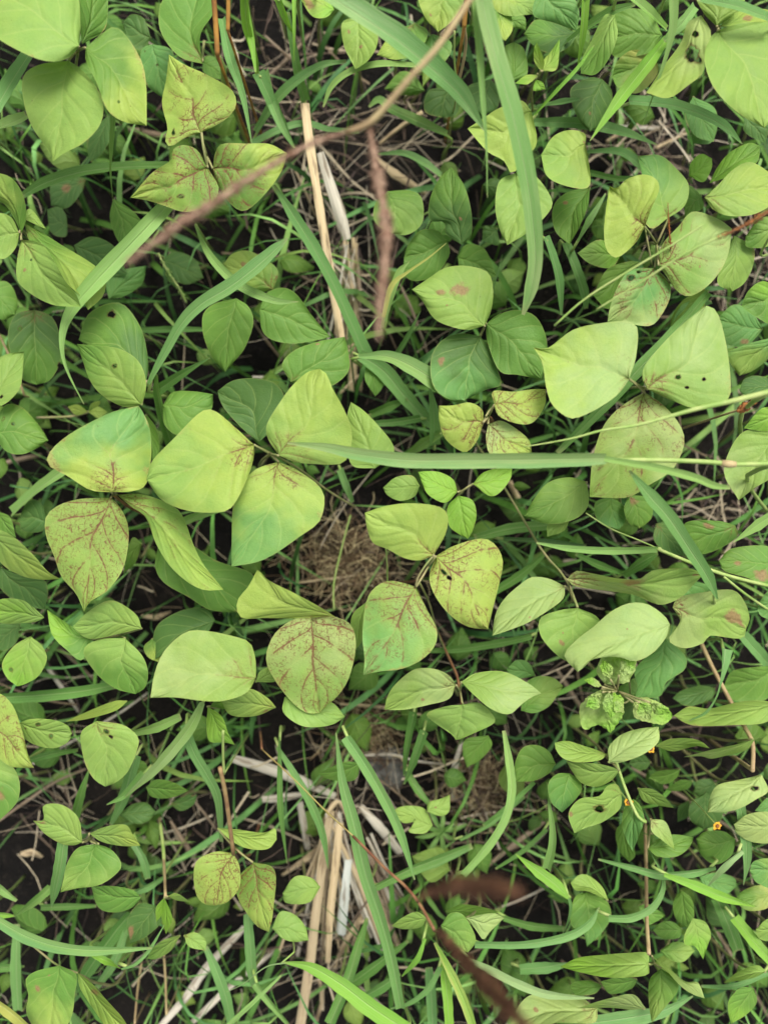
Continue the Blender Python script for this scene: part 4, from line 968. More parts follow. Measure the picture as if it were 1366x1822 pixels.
BLADES = '''
A|T|20 24|narrow green blade hanging from the two brown stalks, tapering to a fine point|1080,90 1120,280 1180,460 1225,700|40 55 35 3
A|T|24 27|wide grass blade at the left edge just below the big corner leaf|150,250 60,390 -40,560|70 90 80
A|L|20 20|short light grass blade at the left edge, under the wide one|-60,640 60,595 130,560|70 70 40
A|G|16 18|broad curved grass blade arching behind the freckled leaf, upper left|100,960 220,890 400,835 600,812 820,805|30 60 65 55 40
A|L|25 16|long thin pale blade hanging straight down onto a pointed leaf, upper left|552,540 545,680 540,830 550,962|32 24 16 6
A|L|22 23|broad light blade running diagonally down and curling to a hair-thin end, left|860,950 800,1015 640,1185 470,1366 370,1482 315,1592 306,1710 335,1815 410,1965|60 80 90 95 70 45 22 14 4
D|T|27 22|bluish blade curving down left from beside the dry stalks|1400,-45 1345,5 1250,90 1120,190 980,275 885,370 815,490 760,590 722,665|6 60 80 78 70 58 46 34 20
A|L|18 26|slim bright blade crossing over the bluish curved one|950,1095 1010,1222 1080,1312 1170,1390 1270,1440 1360,1468 1450,1467|8 38 48 52 48 34 4
D|G|10 12|dark grass blade behind the dull round leaf and the drooping pale tip, left|690,405 840,400 1000,400|30 36 20
D|G|16 20|green blade beside the glossy green leaf, pointing up right|760,700 880,620 1022,537|60 45 4
D|GL|12 22|upright green blade at the foot of the bluish curved blade|835,960 790,820 765,700 765,620|60 50 44 20
D|L|14 18|light blade passing under the yellow and green blade, left|60,1290 180,1180 300,1090 420,1010|60 60 60 40
C|TP|36 28|very wide pale grass blade curving down from the top edge to a blunt end|-30,-40 0,110 55,320 125,560 180,800 215,1010 235,1250 215,1400 175,1530|90 100 105 105 95 85 72 64 16
B|TP|33 28|very wide grass blade crossing diagonally from the top edge behind the flower stalk|360,-60 560,70 740,190 900,320 1050,460 1175,640|110 115 118 112 90 8
B|L|35 32|straight pale blade hanging from the top edge to a hair-like end|1130,-20 1150,250 1165,500 1180,720 1184,960|48 42 28 10 4
B|L|18 20|arched light blade bending over the dark hollow at the top|388,520 430,420 520,350 660,315 840,320|10 30 40 44 30
B|T|14 18|dark arching grass blade left of the dry stalk's tip|60,640 150,500 250,400 380,320 500,300|30 50 55 40 20
B|T|18 18|green blade running from the arched one toward the dry stalk|100,350 140,500 190,620 250,720|60 50 40 8
B|V|20 24|upright vivid blade at the top edge, left of the dark hollow|0,-40 20,80 40,200 60,350|40 40 38 10
A|V|26 20|bright forked blade coming down from the top edge beside the brown stalks|1190,-40 1200,120 1240,280 1250,360|55 50 30 20
A|T|20 15|green blade leaning right along the edge of the dark hollow|1255,350 1300,450 1366,600 1430,720|70 60 55 10
B|V|24 22|thin vivid blade hanging at the top over the dark hollow|250,-30 248,150 245,300|30 18 4
B|T|20 14|short dark blade standing just above the dry stalk's tip|215,60 245,240 270,380 300,490|30 40 50 50
B|V|26 22|light blade crossing beside the thin vivid one at the top edge|165,-20 200,80 245,170|40 34 6
B|T|14 12|long arched blade from the left passing behind the dry stalk's top|40,700 180,630 300,600 420,630 560,640|40 44 38 30 20
B|GL|12 12|curled light blade with a looped tip in the middle of the litter|990,650 850,590 720,530 660,485 610,520|30 60 50 40 12
B|T|11 13|small curved dark blade on the litter right of the hanging spike|650,750 780,745 880,790 960,850|10 34 40 24
B|T|22 14|long green blade running from the freckled leaf down past the dry stalks|150,900 240,1040 340,1200 430,1366 510,1540 600,1740|14 60 70 66 74 80
E|T|16 12|lower green blade continuing down right from the dry stalks' foot|560,520 680,600 780,720 900,850 960,890|60 90 80 60 20
E|LT|21 20|wide bluish blade curving right from the dry stalks toward the round green leaf|560,530 700,530 820,580 930,650 1010,710 1095,770|20 60 90 100 90 8
E|T|12 16|thin blade pointing up right behind the hanging spike's tip|740,530 800,430 860,310|30 26 3
E|Y|24 24|thin yellow-streaked blade over the dull leaf, right of the hanging spike|680,340 720,190 800,120 900,50 985,-20|20 30 14 10 4
E|L|20 22|light blade beside the hanging spike's lower end|690,360 720,230 760,120 805,70|16 40 40 5
E|G|12 14|green blade lying in the hollow above the long level blade|620,810 720,770 800,740|40 50 10
E|G|12 14|dull horizontal blade in the hollow above the long level blade|600,860 740,850 860,830|30 40 40
E|T|14 18|bluish upright blade between the hollow and the small ochre leaf|930,960 925,800 905,680|60 55 10
E|L|10 16|light short blade under the hollow, leaning up right|800,1010 880,950 970,900|20 60 30
E|T|12 12|narrow dark blade under the long level blade, left of the small pale leaf|470,1080 500,1160 530,1240|40 40 20
E|PT|29 33|long level pale grass blade crossing the middle of the picture|215,952 400,975 560,1008 800,1036 1100,1036 1380,1034 1630,1030 1760,1026|10 42 62 72 74 74 66 50
F|L|33 31|lime sheath and blade bending down right from the joint of the long level blade|570,1028 800,1068 1000,1118 1100,1158 1180,1168|30 40 44 36 20
F|TT|32 26|wide bluish blade falling down right from below the long level blade|690,1085 790,1210 880,1312 980,1462 1070,1602 1118,1710|10 75 80 74 66 10
I|LL|26 26|level light blade with a blunt end, right of the rusty veined leaf|240,235 400,262 600,272 828,266|10 34 42 34
F|G|20 22|long dark grass blade passing diagonally behind the three big pale blades|1075,220 920,400 740,590 560,780 340,1000|40 60 70 60 30
F|T|18 18|bluish blade in front of the lower speckled leaf edge, right|890,400 960,300 1080,260|20 50 50
C|V|20 28|bright diagonal blade in the upper right, pointing down left|870,190 770,320 645,480 500,685|40 72 66 4
C|LL|30 26|pale upright blade falling from the top edge in front of the torn leaf|905,-40 903,120 870,270 800,480 755,610|52 44 22 8 3
C|VL|28 26|light blade slanting down right from the top edge, upper right|680,-30 780,50 872,140|40 56 30
C|VV|26 22|bright hanging blade with a needle point at the top, right of centre|478,-30 465,160 440,330|48 40 4
C|T|22 20|green blade arching right across the litter, upper right|690,490 900,512 1060,565 1160,620 1240,700|60 66 60 50 4
C|T|15 15|dark blade lying behind the pointed light blade, upper right litter|225,595 450,600 650,640 825,705|40 60 56 8
C|T|14 15|short dark blade crossing low in the litter, upper right|480,740 640,740 730,790 750,830|20 50 50 20
C|G|15 17|dull blade left of the tilted yellowish leaf|500,840 640,870 760,860|30 30 20
C|GP|20 22|upright narrow blade left of the tilted yellowish leaf|440,1175 500,1070 575,940|10 40 10
C|T|20 17|bluish blade left of the speckled bluish leaf, upper right|285,1150 320,1250 350,1366 362,1530|40 50 50 10
C|T|17 15|second bluish blade right beside the first, upper right|380,1180 430,1300 470,1420 480,1500|50 50 50 20
C|T|14 20|dark small blade tucked right of the very wide falling blade, upper right|235,520 350,500 460,480|30 50 10
C|V|22 24|thin yellowish blade below the upright bud shoot|230,560 330,450 440,330 520,220|10 20 20 6
C|T|29 29|smooth blade crossing the top right corner leaf|1030,-10 1200,25 1300,60 1400,100|50 60 60 50
C|G|17 24|green blade behind the narrow folded leaf, top right|330,250 460,150 600,60 720,20|30 60 56 20
C|TL|22 22|small bluish blade left of the torn yellow leaf's top|860,200 940,120 1010,30|30 60 50
H|G|12 14|dark level blade right of the green-and-rusty blade, centre|880,760 1050,750 1250,720 1400,690|20 40 44 30
I|G|12 13|dark green blade slanting to the pale slim leaf, right of centre|20,480 150,400 280,290|40 50 20
I|G|13 13|dark long blade under the green leaf, right of centre|-60,210 120,165 300,150|40 60 50
I|D|13 12|second dark blade slightly lower, right of centre|80,215 300,230 480,250|20 30 20
I|G|17 13|dark blade running down right behind the level light blade|430,290 540,340 680,390|20 44 20
I|G|14 17|short dark leaf-like blade above the wavy brown-streaked leaf|660,390 750,330 828,285|50 70 20
I|T|22 21|curled bluish blade with a torn flat top near the right edge|1158,750 1150,830 1132,920 1110,990 1060,1060 980,1100|80 50 14 10 16 6
I|L|19 24|light small blade at the right edge above the blotched leaf|1420,80 1310,150 1195,232|50 60 4
I|T|16 12|dark blade behind the dried brown corner of the notched leaf|1240,680 1320,770 1400,860|60 66 50
M|T|21 20|bluish upright blade under the pale torn leaf, right side|1230,300 1255,450 1262,570 1245,690|50 56 44 5
M|P|20 22|pale slanting blade left of the bluish upright one|1070,700 1150,600 1240,525|5 50 30
M|T|19 20|narrow bluish blade crossing behind the thick stem|540,565 700,605 850,640 1000,630 1110,605|10 34 50 50 20
M|V|22 21|long vivid blade running down right to a fine tip, right side|860,640 1000,690 1150,750 1312,797|20 50 52 4
M|V|20 21|vivid broad short blade standing over the dark soil, lower right|140,540 250,625 340,695 395,755|6 60 64 14
M|T|19 16|thin blade curling down from the vivid short blade|395,740 405,800 392,870 368,925|20 18 12 3
M|T|21 18|bluish curved hook-shaped blade around the thick stem|590,850 700,848 800,800 850,720 850,640 780,510|36 44 40 28 14 3
M|T|20 20|bluish blade sweeping left along the bottom of the dark hollow|-60,978 150,980 300,960 420,925 500,870 545,795|34 38 44 50 40 4
M|G|13 12|dark blade above the sweeping bluish blade|80,850 220,890 375,902|30 46 30
M|L|20 18|hanging pale blade with a blunt cut end, right of the root mat|290,190 302,300 320,430 315,520 290,612|4 16 36 44 50
M|P|25 25|pale curved blade ending over the crumpled leaf, bottom right|-110,1040 0,1095 150,1170 300,1222 520,1240|10 40 46 44 10
M|G|17 17|small green blade slanting behind the round dark leaf stems, lower right|-20,400 100,310 230,190|20 30 20
M|G|15 15|dark thin blade crossing the hollow, lower right|40,610 180,520 290,420|16 26 20
M|T|16 16|bluish blade low behind the bright level leaf, bottom right|160,1100 280,1090 390,1070|50 60 30
M|T|18 18|blade at the very bottom beneath the hanging bluish leaf|480,1366 700,1335 860,1300 1000,1230|80 90 60 10
M|V|18 20|vivid blade at the right of the bottom right thicket|1200,850 1290,960 1400,1080|60 66 50
M|G|14 15|dark blade behind the curled yellow-green leaf, bottom right|1120,760 1170,880 1220,1010|80 80 60
M|T|16 16|grey-green blade near the bottom right corner|1040,1180 1200,1180 1366,1120|20 30 20
K|T|26 21|long upright blade standing before the straw bundle, bottom middle|450,-50 480,180 540,400 595,640 665,850 722,1060 765,1290|6 46 72 72 66 62 52
K|TL|25 22|long light blade starting under the pale leaf and tapering down right, bottom middle|500,-30 600,120 700,300 770,460 832,665|60 66 58 46 8
K|V|26 27|vivid wide blade arching from the straw bundle to the bottom edge|195,1065 330,1090 480,1178 620,1285 780,1390|8 60 86 96 100
K|P|25 20|hair-thin pale blade tip curling left from the vivid wide blade|205,1068 110,1088 0,1170 -80,1210|10 8 6 3
K|T|16 14|dark green blade leaning across the straw bundle's top|165,20 260,170 345,330 390,460 412,610|20 40 46 36 5
K|G|17 15|short narrow blade hanging left of the straw bundle|175,-30 178,130 182,320 212,585|6 28 34 3
K|G|14 13|dark blade crossing low behind the reddish stalk, bottom middle|640,700 800,620 960,560 1110,500|40 60 60 30
K|T|19 17|thin bluish blade curling left at the bottom, right of the long upright blade|955,1090 900,1190 810,1262 715,1292|30 36 26 8
K|V|18 20|yellow-green upright blade at the bottom edge, middle|960,1050 985,1180 1000,1390|20 56 50
K|VY|20 22|blade with an orange streak running down to the bottom edge|930,970 1010,1120 1070,1250 1120,1390|16 46 50 44
K|V|20 18|short vivid blade left of the reddish stalk's foot|880,950 840,1050 770,1135|20 40 6
K|T|16 16|green blade at the bottom edge between the wide vivid blade and the upright ones|900,1090 910,1200 920,1380|40 56 50
K|G|14 12|dull green blade low in the straw, running up right|420,1366 500,1180 560,980 600,850|60 60 50 20
K|G|12 14|dim blade sloping behind the lower end of the long upright blade|480,1200 620,1100 800,960|50 60 20
K|G|12 12|second dim blade lower, behind the vivid wide blade|560,1250 680,1180 760,1120|50 60 20
K|G|12 13|dark blade over the root mat's left, lower centre|800,150 850,230 905,300|40 44 20
K|G|14 18|green narrow blade above the tiny weed sprig, centre|780,200 830,80 880,-60|10 44 50
K|G|13 17|dark short upright blade beside the green narrow one, centre|780,160 790,50 830,-150|10 30 50
K|T|12 13|thin long blade slanting up right under the light curving blade|1050,470 1200,390 1366,260|20 26 16
J|TL|26 23|wide pale blade bending across the bottom left, its end narrowed|-60,830 60,905 150,950 280,990 460,1008 740,995|50 60 66 60 54 14
J|T|23 21|thin curved tip of a blade rising to the narrow bright buds, bottom left|590,1098 660,1070 730,1000 800,885|14 26 20 3
J|V|23 21|short vivid blade end below the wide pale blade|450,1030 520,1060 590,1095|20 40 14
J|LP|24 19|pale drooping grass blade falling left from the big smooth leaf|985,-198 930,-88 830,42 730,152 610,262|30 62 64 44 4
J|GL|19 17|green blade continuing under the end of the pale drooping blade|520,300 610,250 700,150|4 40 50
J|T|21 14|green blade falling from the big smooth leaf down beside the brown stalk|900,-90 940,40 1010,160 1060,270 1078,480|50 56 54 44 20
J|G|13 16|dark grass blade at left, pointing up beside the chewed leaf|365,360 395,250 435,130|50 44 10
J|T|12 16|green blade between the pale heart-shaped leaf and the shaded leaves|540,400 600,270 660,60|20 60 60
J|T|22 18|light green blade hanging from the chewed three-part leaf|312,480 296,600 275,700 250,800|60 64 56 5
J|GL|16 14|light blade lying down left under the chewed leaf's lower part|250,700 170,770 70,845|50 46 6
J|L|18 20|short light blade end at the left edge, above the wide pale blade|-60,650 20,720 85,765|30 44 20
J|V|20 20|bright blade bit at the left edge beside the wide pale blade|-60,830 10,835 70,840|30 40 10
J|G|12 12|dark blade lying level below the light blade, lower left|200,800 330,795 470,790|30 36 20
J|T|14 14|dim blade below the yellow strip leaf, right of the chewed leaf|655,490 700,570 720,660|50 50 30
J|G|12 12|wide dim blade running down left under the dark rusty leaf|640,830 560,920 440,1090 360,1220|60 80 70 30
J|T|12 12|second dim blade next to the wide dim one, lower left|620,900 560,1060 470,1190|30 50 30
J|T|14 12|dark blade running up right to the upright stem, lower left|640,730 720,700 800,650|30 40 20
J|T|18 16|upright blade beside the netted leaf falling to the bottom, lower left|1205,830 1215,960 1225,1100 1240,1180|44 56 56 40
J|GL|18 16|thin light blade crossing toward the bottom, beside the white dry blade|1240,1170 1300,1250 1400,1366|40 36 20
J|T|14 12|green blade running down right to the bottom edge, left of the straw|1000,990 1050,1100 1100,1240 1130,1390|30 56 56 40
J|L|20 20|long thin yellow-green blade rising to the right at the bottom left|1080,1400 1200,1290 1366,1130|24 24 14
J|T|12 12|green upright blade at the very bottom left corner|85,880 80,1100 90,1300|36 60 50
J|G|12 12|level green blade end at the left edge, bottom|-40,1095 60,1090 120,1085|50 40 10
J|Y|26 26|yellow-green blade crossing the bottom left corner|-60,1230 50,1310 160,1400|50 56 50
J|T|12 10|small dark blade at the bottom edge under the folded olive leaf|350,1310 400,1380|40 60
G|G|14 15|long dark blade lying level under the dull pale leaf, left|-60,990 200,975 400,955 570,925|60 66 60 40
G|L|18 20|light blade arching left from under the big smooth pale leaf|640,1160 760,1130 880,1080|40 56 40
G|G|16 14|thin green blade running along under the black-holed pale leaf|150,1290 260,1260 380,1240|30 36 20
G|GL|14 16|green blade half seen under the glossy blades, left of centre|880,140 980,100 1110,60|50 46 20
K|LL|22 22|thin pale green blade with a long curve left of the root mat right edge|1265,-60 1292,100 1302,230 1272,360 1195,490 1065,640|20 44 46 46 50 40
'''
STRAWS = '''
B|1|26 19|tall pale dry stalk with a cut top standing left of the hanging spike|300,500 322,680 360,930 395,1150 430,1366 475,1660|54 54 52 50 52 46
B|2|22 18|wide grey split dry stalk beside the tall pale one|375,740 420,880 470,1040 500,1165|40 54 60 46
B|0|14 10|thin dry stalk below the grey split one|490,1180 520,1340 545,1500 555,1700|22 28 34 34
B|0|12 9|short thin straw left of the tall pale stalk|240,800 300,930 350,1050|12 14 10
B|1|13 9|brown and cream folded straw right of the fuzzy spikes' fork|640,760 740,840 890,940|20 60 26
B|1|12 9|light straw crossing down left in the litter, upper middle|870,545 760,620 660,700|26 26 20
B|3|12 9|thin brown dead stem crossing the dark hollow at the top|100,170 200,260 290,340|10 12 10
B|3|10 8|dead brown stem rising right in the dark hollow at the top|120,370 220,280 330,160|10 22 14
E|1|11 8|brown bundle of dry sheath at the foot of the dry stalks|520,440 535,560 520,700|40 50 44
E|0|12 9|bent straw loop at the foot of the dry stalks|470,710 530,650 570,625 570,700|14 18 18 14
E|2|12 9|short whitish straw lying left of the olive rectangular leaf|45,628 120,628 210,608|8 14 10
E|3|14 9|thin dead stem running down right from the olive round leaf|170,80 280,140 390,190|12 14 12
E|3|14 9|thin dead stem between the hanging leaf and the right-pointing leaf|40,350 110,450 190,550|10 14 12
E|3|13 9|dead stem crossing right of the hanging spike|760,180 820,310 900,530|12 16 10
C|1|12 9|tan straws crossing the litter in the upper right|580,690 720,600 790,530|24 26 12
C|0|11 9|longest tan straw of the upper right litter|820,720 900,680 980,640|24 22 14
C|2|12 9|level pale straw in the upper right litter|620,610 720,615 840,620|20 22 20
I|1|14 8|tan dead stalk leaning down right, right of the centre|110,-60 150,20 200,110|34 40 30
I|3|12 9|long thin dead stem down right from the flat pale leaf|340,850 400,950 460,1040 500,1100|14 26 22 10
I|3|12 9|thin dead stem under the pale slim leaf, right of centre|225,610 170,720 110,810|18 14 12
K|2|13 10|wide whitish dry blade lying left of the straw bundle|-60,75 130,130 280,190 445,265|36 52 50 36
K|2|11 9|greyish dry blade end below the wide whitish one|90,275 190,268 310,250|30 40 20
K|2|13 9|upright pale dry piece left of the straw bundle|275,290 290,380 310,520|28 34 30
K|0|19 15|left long straw of the bundle, reaching the bottom edge|420,370 385,600 350,860 325,1060 270,1400|46 58 56 60 60
K|1|17 14|orange-tan straw in the middle of the bundle|470,390 450,600 420,850 408,1070|44 50 46 32
K|4|18 15|flat bluish-grey dry piece lying on the bundle|512,570 495,740 470,935|36 46 50
K|1|13 9|cream straw of the bundle curving right behind the green blade|540,480 560,640 600,790|34 44 40
K|0|12 9|straw of the bundle fanning to the left|410,470 310,560 190,640|34 40 20
K|2|13 9|thick pale straw fanning right from the bundle's top|570,310 660,410 760,540|28 46 42
K|0|12 9|slanting straw under the bluish-grey piece, bottom|600,800 500,960 430,1120|24 36 20
K|2|12 9|thin white straw right of the green upright blade, first of three|600,460 680,620 760,800|12 16 12
K|2|12 9|thin white straw right of the green upright blade, second of three|620,440 700,620 790,770|12 12 10
K|2|11 9|thin white straw right of the green upright blade, third of three|680,690 720,780 770,880|10 18 10
K|1|12 9|short dark orange sheath at the top of the bundle|430,330 410,430 400,520|34 44 34
K|1|14 9|curled cream strip at the head of the bundle|390,390 430,310 470,290 520,410|26 34 26 14
K|2|12 9|pale flake of dry blade near the bottom of the bundle|550,970 590,1030 610,1060|30 44 10
K|0|13 9|short broken straw by the hollow under the bundle|600,870 560,880 530,990|20 26 20
K|2|12 9|thin bleached straw arching over the grey stone|590,60 720,58 850,90 970,105|10 12 10 8
K|2|12 9|upright pale dry leaf right of the grey stone|1065,-20 1030,120 1015,280|12 34 20
K|0|13 9|straw stub at the bottom beside the left long straw|370,1150 380,1250 350,1366|24 26 20
J|2|14 9|long white dry blade slanting up right at the bottom left|770,1390 900,1240 1010,1090 1190,900|26 40 40 30
J|2|12 8|second dry pale blade right of the long white one|930,1366 1080,1220 1200,1120 1340,1010|24 30 24 16
J|3|14 9|long thin dead stem running from the left edge to the pale heart-shaped leaf|-20,390 120,290 270,190 420,125|12 16 14 10
J|3|14 9|dead brown stem crossing behind the upright budding stem|830,380 900,490 960,580|14 24 20
J|3|12 9|thin dead stem from the shaded leaves to the folded strip leaf|950,290 1000,350 1050,420|12 12 10
J|0|10 7|brown chip of dead leaf on the black soil, lower left|100,540 150,540 200,560|20 50 30
G|2|12 8|thin pale straw slanting left of the dull pale leaf|230,840 300,940 380,1060|16 20 14
G|3|11 8|brown dead stem under the three light leaves, left|220,700 330,780 470,910|16 20 14
G|2|12 9|white thin straw crossing below the big smooth pale leaf|500,1110 600,1050 720,965|10 12 10
G|2|12 9|white thin straw under the black-holed leaf, lower left|160,1310 280,1240 390,1180|10 14 10
G|0|11 8|dry strip lying under the blade of the big wide leaf, left of centre|690,590 760,595 830,570|20 40 14
H|0|12 9|pale level straw below the wide leaf with dark red veins|470,1018 650,1030 860,1070|14 20 14
H|0|12 9|tan dead stem arching under the bright root mat, centre|260,430 450,405 620,385 780,382|12 14 14 10
D|3|12 9|dark dead stems lying at the left under the leaf with the brown-tipped point|-20,1060 100,1030 200,1010|20 26 20
A|3|11 8|wide brown dead stem behind the thin hanging blade, upper left|580,620 700,645 830,665|30 36 26
M|3|12 8|long thin dead stem crossing down right behind the thick stem|700,120 840,200 980,280 1220,440|14 20 18 12
M|3|12 8|long thin dead stem at the right, in the bottom corner|1100,900 1180,1020 1270,1170 1366,1330|16 20 20 16
M|2|12 8|pale thin stem across the dark hollow, lower right|40,810 170,760 300,700|8 12 8
M|3|11 8|grey dead stems left of the hollow, lower right|0,600 120,500 280,380|16 30 20
'''

def build_bundles():
    for (cx, cy, r0, a0, a1, l0, l1, n, za, zb, lab, grp) in (
            (592, 1455, 16, -22, 26, 110, 330, 26, .075, .03, 'narrow dry straw among many alike in the fanned bundle at the bottom', 'straws of the lower bundle'),
            (640, 1520, 18, -34, -8, 90, 190, 12, .05, .02, 'thin bleached straw among many alike at the bundle edge by the long green blades', 'bleached straws beside the bundle'),
            (622, 430, 14, -14, 14, 90, 280, 14, .075, .03, 'narrow dry straw among many alike round the tall pale stalks', 'straws of the upper bundle')):
        for i in range(n):
            a = R(random.uniform(a0, a1)); L = random.uniform(l0, l1); x = cx+random.uniform(-r0, r0); y = cy+random.uniform(-r0, r0)
            e = (x-math.sin(a)*L, y+math.cos(a)*L); m = ((x+e[0])/2+random.uniform(-8, 8), (y+e[1])/2)
            w0 = random.choice((5, 8, 14, 22)); p3, wid = blade_parts([(x, y), m, e], [w0*.8, w0, w0*.8], za*random.uniform(.6, 1.1), zb*random.uniform(.5, 1.3), 16)
            o0 = Vector(p3[-1])
            if w0 > 12: V, F, U = strip([p-o0 for p in p3], wid, -.6, 16, 6, .4)
            else: V, F, U = tube([p-o0 for p in p3], [w_/2 for w_ in wid], 8, .05)
            o = add('straw', mesh_from('straw', V, F, U), MSTRAW, None, o0); tag(o, lab, 'straw', grp)
            a_, b_ = STRAWC[random.choice('0122013')]; o['ca'] = a_; o['cb'] = b_; o['seed'] = random.uniform(0, 9)

# ---------------------------------------------------------------- setting
HOLLOWS = [(500, 90, 65), (40, 1560, 100), (510, 1330, 60), (920, 1590, 70), (270, 1030, 40), (1310, 480, 40), (700, 300, 60), (620, 1010, 90),
           (730, 200, 55), (690, 1380, 80), (850, 1390, 55), (1160, 260, 35), (600, 1540, 80), (450, 1430, 45), (900, 1200, 40),
           (560, 240, 35), (575, 330, 38), (600, 430, 40), (615, 540, 36), (560, 1700, 50), (580, 1620, 60), (350, 1480, 50), (620, 1480, 60), (1290, 470, 35), (1120, 250, 30), (1270, 910, 45), (100, 1440, 50)]
BLACK = [(40, 1560, 110), (510, 1330, 70), (920, 1600, 80), (300, 1010, 40), (450, 1420, 50)]
def free(x, y, z=0.):
    s = S(z); px = x/s+683; py = 911-y/s
    return all((px-a)**2+(py-b)**2 > r*r for a, b, r in HOLLOWS)

def build_soil():
    n = 150; V, F = [], []
    def h(x, y):
        r = max(abs(x), abs(y)); f = 1 if r < 1 else 0
        return .010*noise.noise(Vector((x*6, y*6, 1)))+f*(.006*noise.noise(Vector((x*22, y*22, 3)))+.0035*noise.noise(Vector((x*70, y*70, 5))))
    c = []
    for i in range(n+1):
        t = i/n*2-1; c.append(math.copysign(abs(t)*.75 if abs(t) < .8 else .6+(abs(t)-.8)**1.6*80, t))
    for y in c:
        for x in c: V.append((x, y, h(x, y)-.008))
    for i in range(n):
        for j in range(n): a = i*(n+1)+j; F.append((a, a+1, a+n+2, a+n+1))
    o = add('soil', mesh_from('soil', V, F), MSOIL); o['kind'] = 'structure'; o['label'] = 'dark bare soil under the plants'

def set_tint(me, cols):
    at = me.color_attributes.new('tint', 'FLOAT_COLOR', 'POINT')
    for i, c in enumerate(cols): at.data[i].color = (c[0], c[1], c[2], 1)

def scatter_strips(name, label, mat, count, gen, group=None):
    V, F, C = [], [], []
    for _ in range(count):
        r = gen()
        if not r: continue
        path, wid, col = r; n = len(path)-1
        v, f, u = strip(path, wid, .15, n, 2, 0.)
        k = len(V); V += v; F += [tuple(a+k for a in q) for q in f]; C += [col]*len(v)
    me = mesh_from(name, V, F); set_tint(me, C)
    o = add(name, me, mat); tag(o, label, None, None, 'stuff'); return o

def g_grass():
    x, y = random.uniform(-.8, .8), random.uniform(-.95, .95)
    if not free(x, y): return None
    a = random.uniform(0, 6.28); L = random.uniform(.07, .22); top = random.uniform(.03, .13)
    k = random.uniform(.3, 1); dx, dy = math.cos(a)*L*k, math.sin(a)*L*k
    ps = [Vector((x, y, 0)), Vector((x+dx*.25, y+dy*.25, top*.75)), Vector((x+dx*.6, y+dy*.6, top)), Vector((x+dx, y+dy, top*random.uniform(.5, .95)))]
    if not free(ps[2].x, ps[2].y, .08): return None
    p = smooth_path(ps, 8); w_ = random.choice((.0012, .0018, .003, .0042, .0065))
    c = shade(random.choice('GGTTDLG'), .2, BCOLS); s = random.uniform(.5, 1.08)
    return p, [w_*(.7+.3*math.sin(math.pi*i/8))*(1-(i/8)**3) + .0002 for i in range(9)], (c[0]*s, c[1]*s, c[2]*s)

DRYC = [(.26, .22, .16), (.16, .12, .075), (.40, .35, .26), (.08, .055, .04), (.11, .08, .055), (.06, .04, .03), (.34, .28, .19), (.45, .38, .26), (.05, .035, .03)]
def g_litter():
    x, y = random.uniform(-.62, .62), random.uniform(-.75, .75)
    if random.random() < .45:
        hx, hy, hr = random.choice(HOLLOWS); c_ = P((hx+random.gauss(0, hr*.6), hy+random.gauss(0, hr*.6)), .02); x, y = c_.x, c_.y
    s_ = S(.02)
    if any((x/s_+683-a_)**2+(911-y/s_-b_)**2 < r_*r_ for a_, b_, r_ in BLACK) and random.random() < .85: return None
    a = random.uniform(0, 6.28); L = random.uniform(.015, .11); z = abs(random.gauss(0, .028))+.003
    ps = []
    for i in range(4):
        t = i/3; ps.append(Vector((x+math.cos(a)*L*t+random.uniform(-.045, .045)*L, y+math.sin(a)*L*t+random.uniform(-.045, .045)*L, z+random.uniform(0, .012))))
    w_ = random.choice((.0004, .0005, .0007, .0010, .0020)); c = random.choice(DRYC)
    return smooth_path(ps, 6), [w_]*7, c

def g_mat(cx, cy, rad, z=.03):
    def f():
        r = rad*abs(random.gauss(0, .62)); a = random.uniform(0, 6.28); c0 = P((cx+r*math.cos(a)*1.2, cy+r*math.sin(a)), z)
        b = random.uniform(0, 6.28); L = random.uniform(.008, .045); ps = []
        for i in range(4):
            t = i/3; ps.append(c0+Vector((math.cos(b)*L*t+random.uniform(-.2, .2)*L, math.sin(b)*L*t+random.uniform(-.2, .2)*L, random.uniform(-.012, .02))))
        return smooth_path(ps, 6), [random.uniform(.0004, .0009)]*7, random.choice([(.22, .15, .08), (.14, .09, .05), (.34, .27, .15), (.09, .055, .03), (.44, .36, .20), (.06, .04, .025)])
    return f

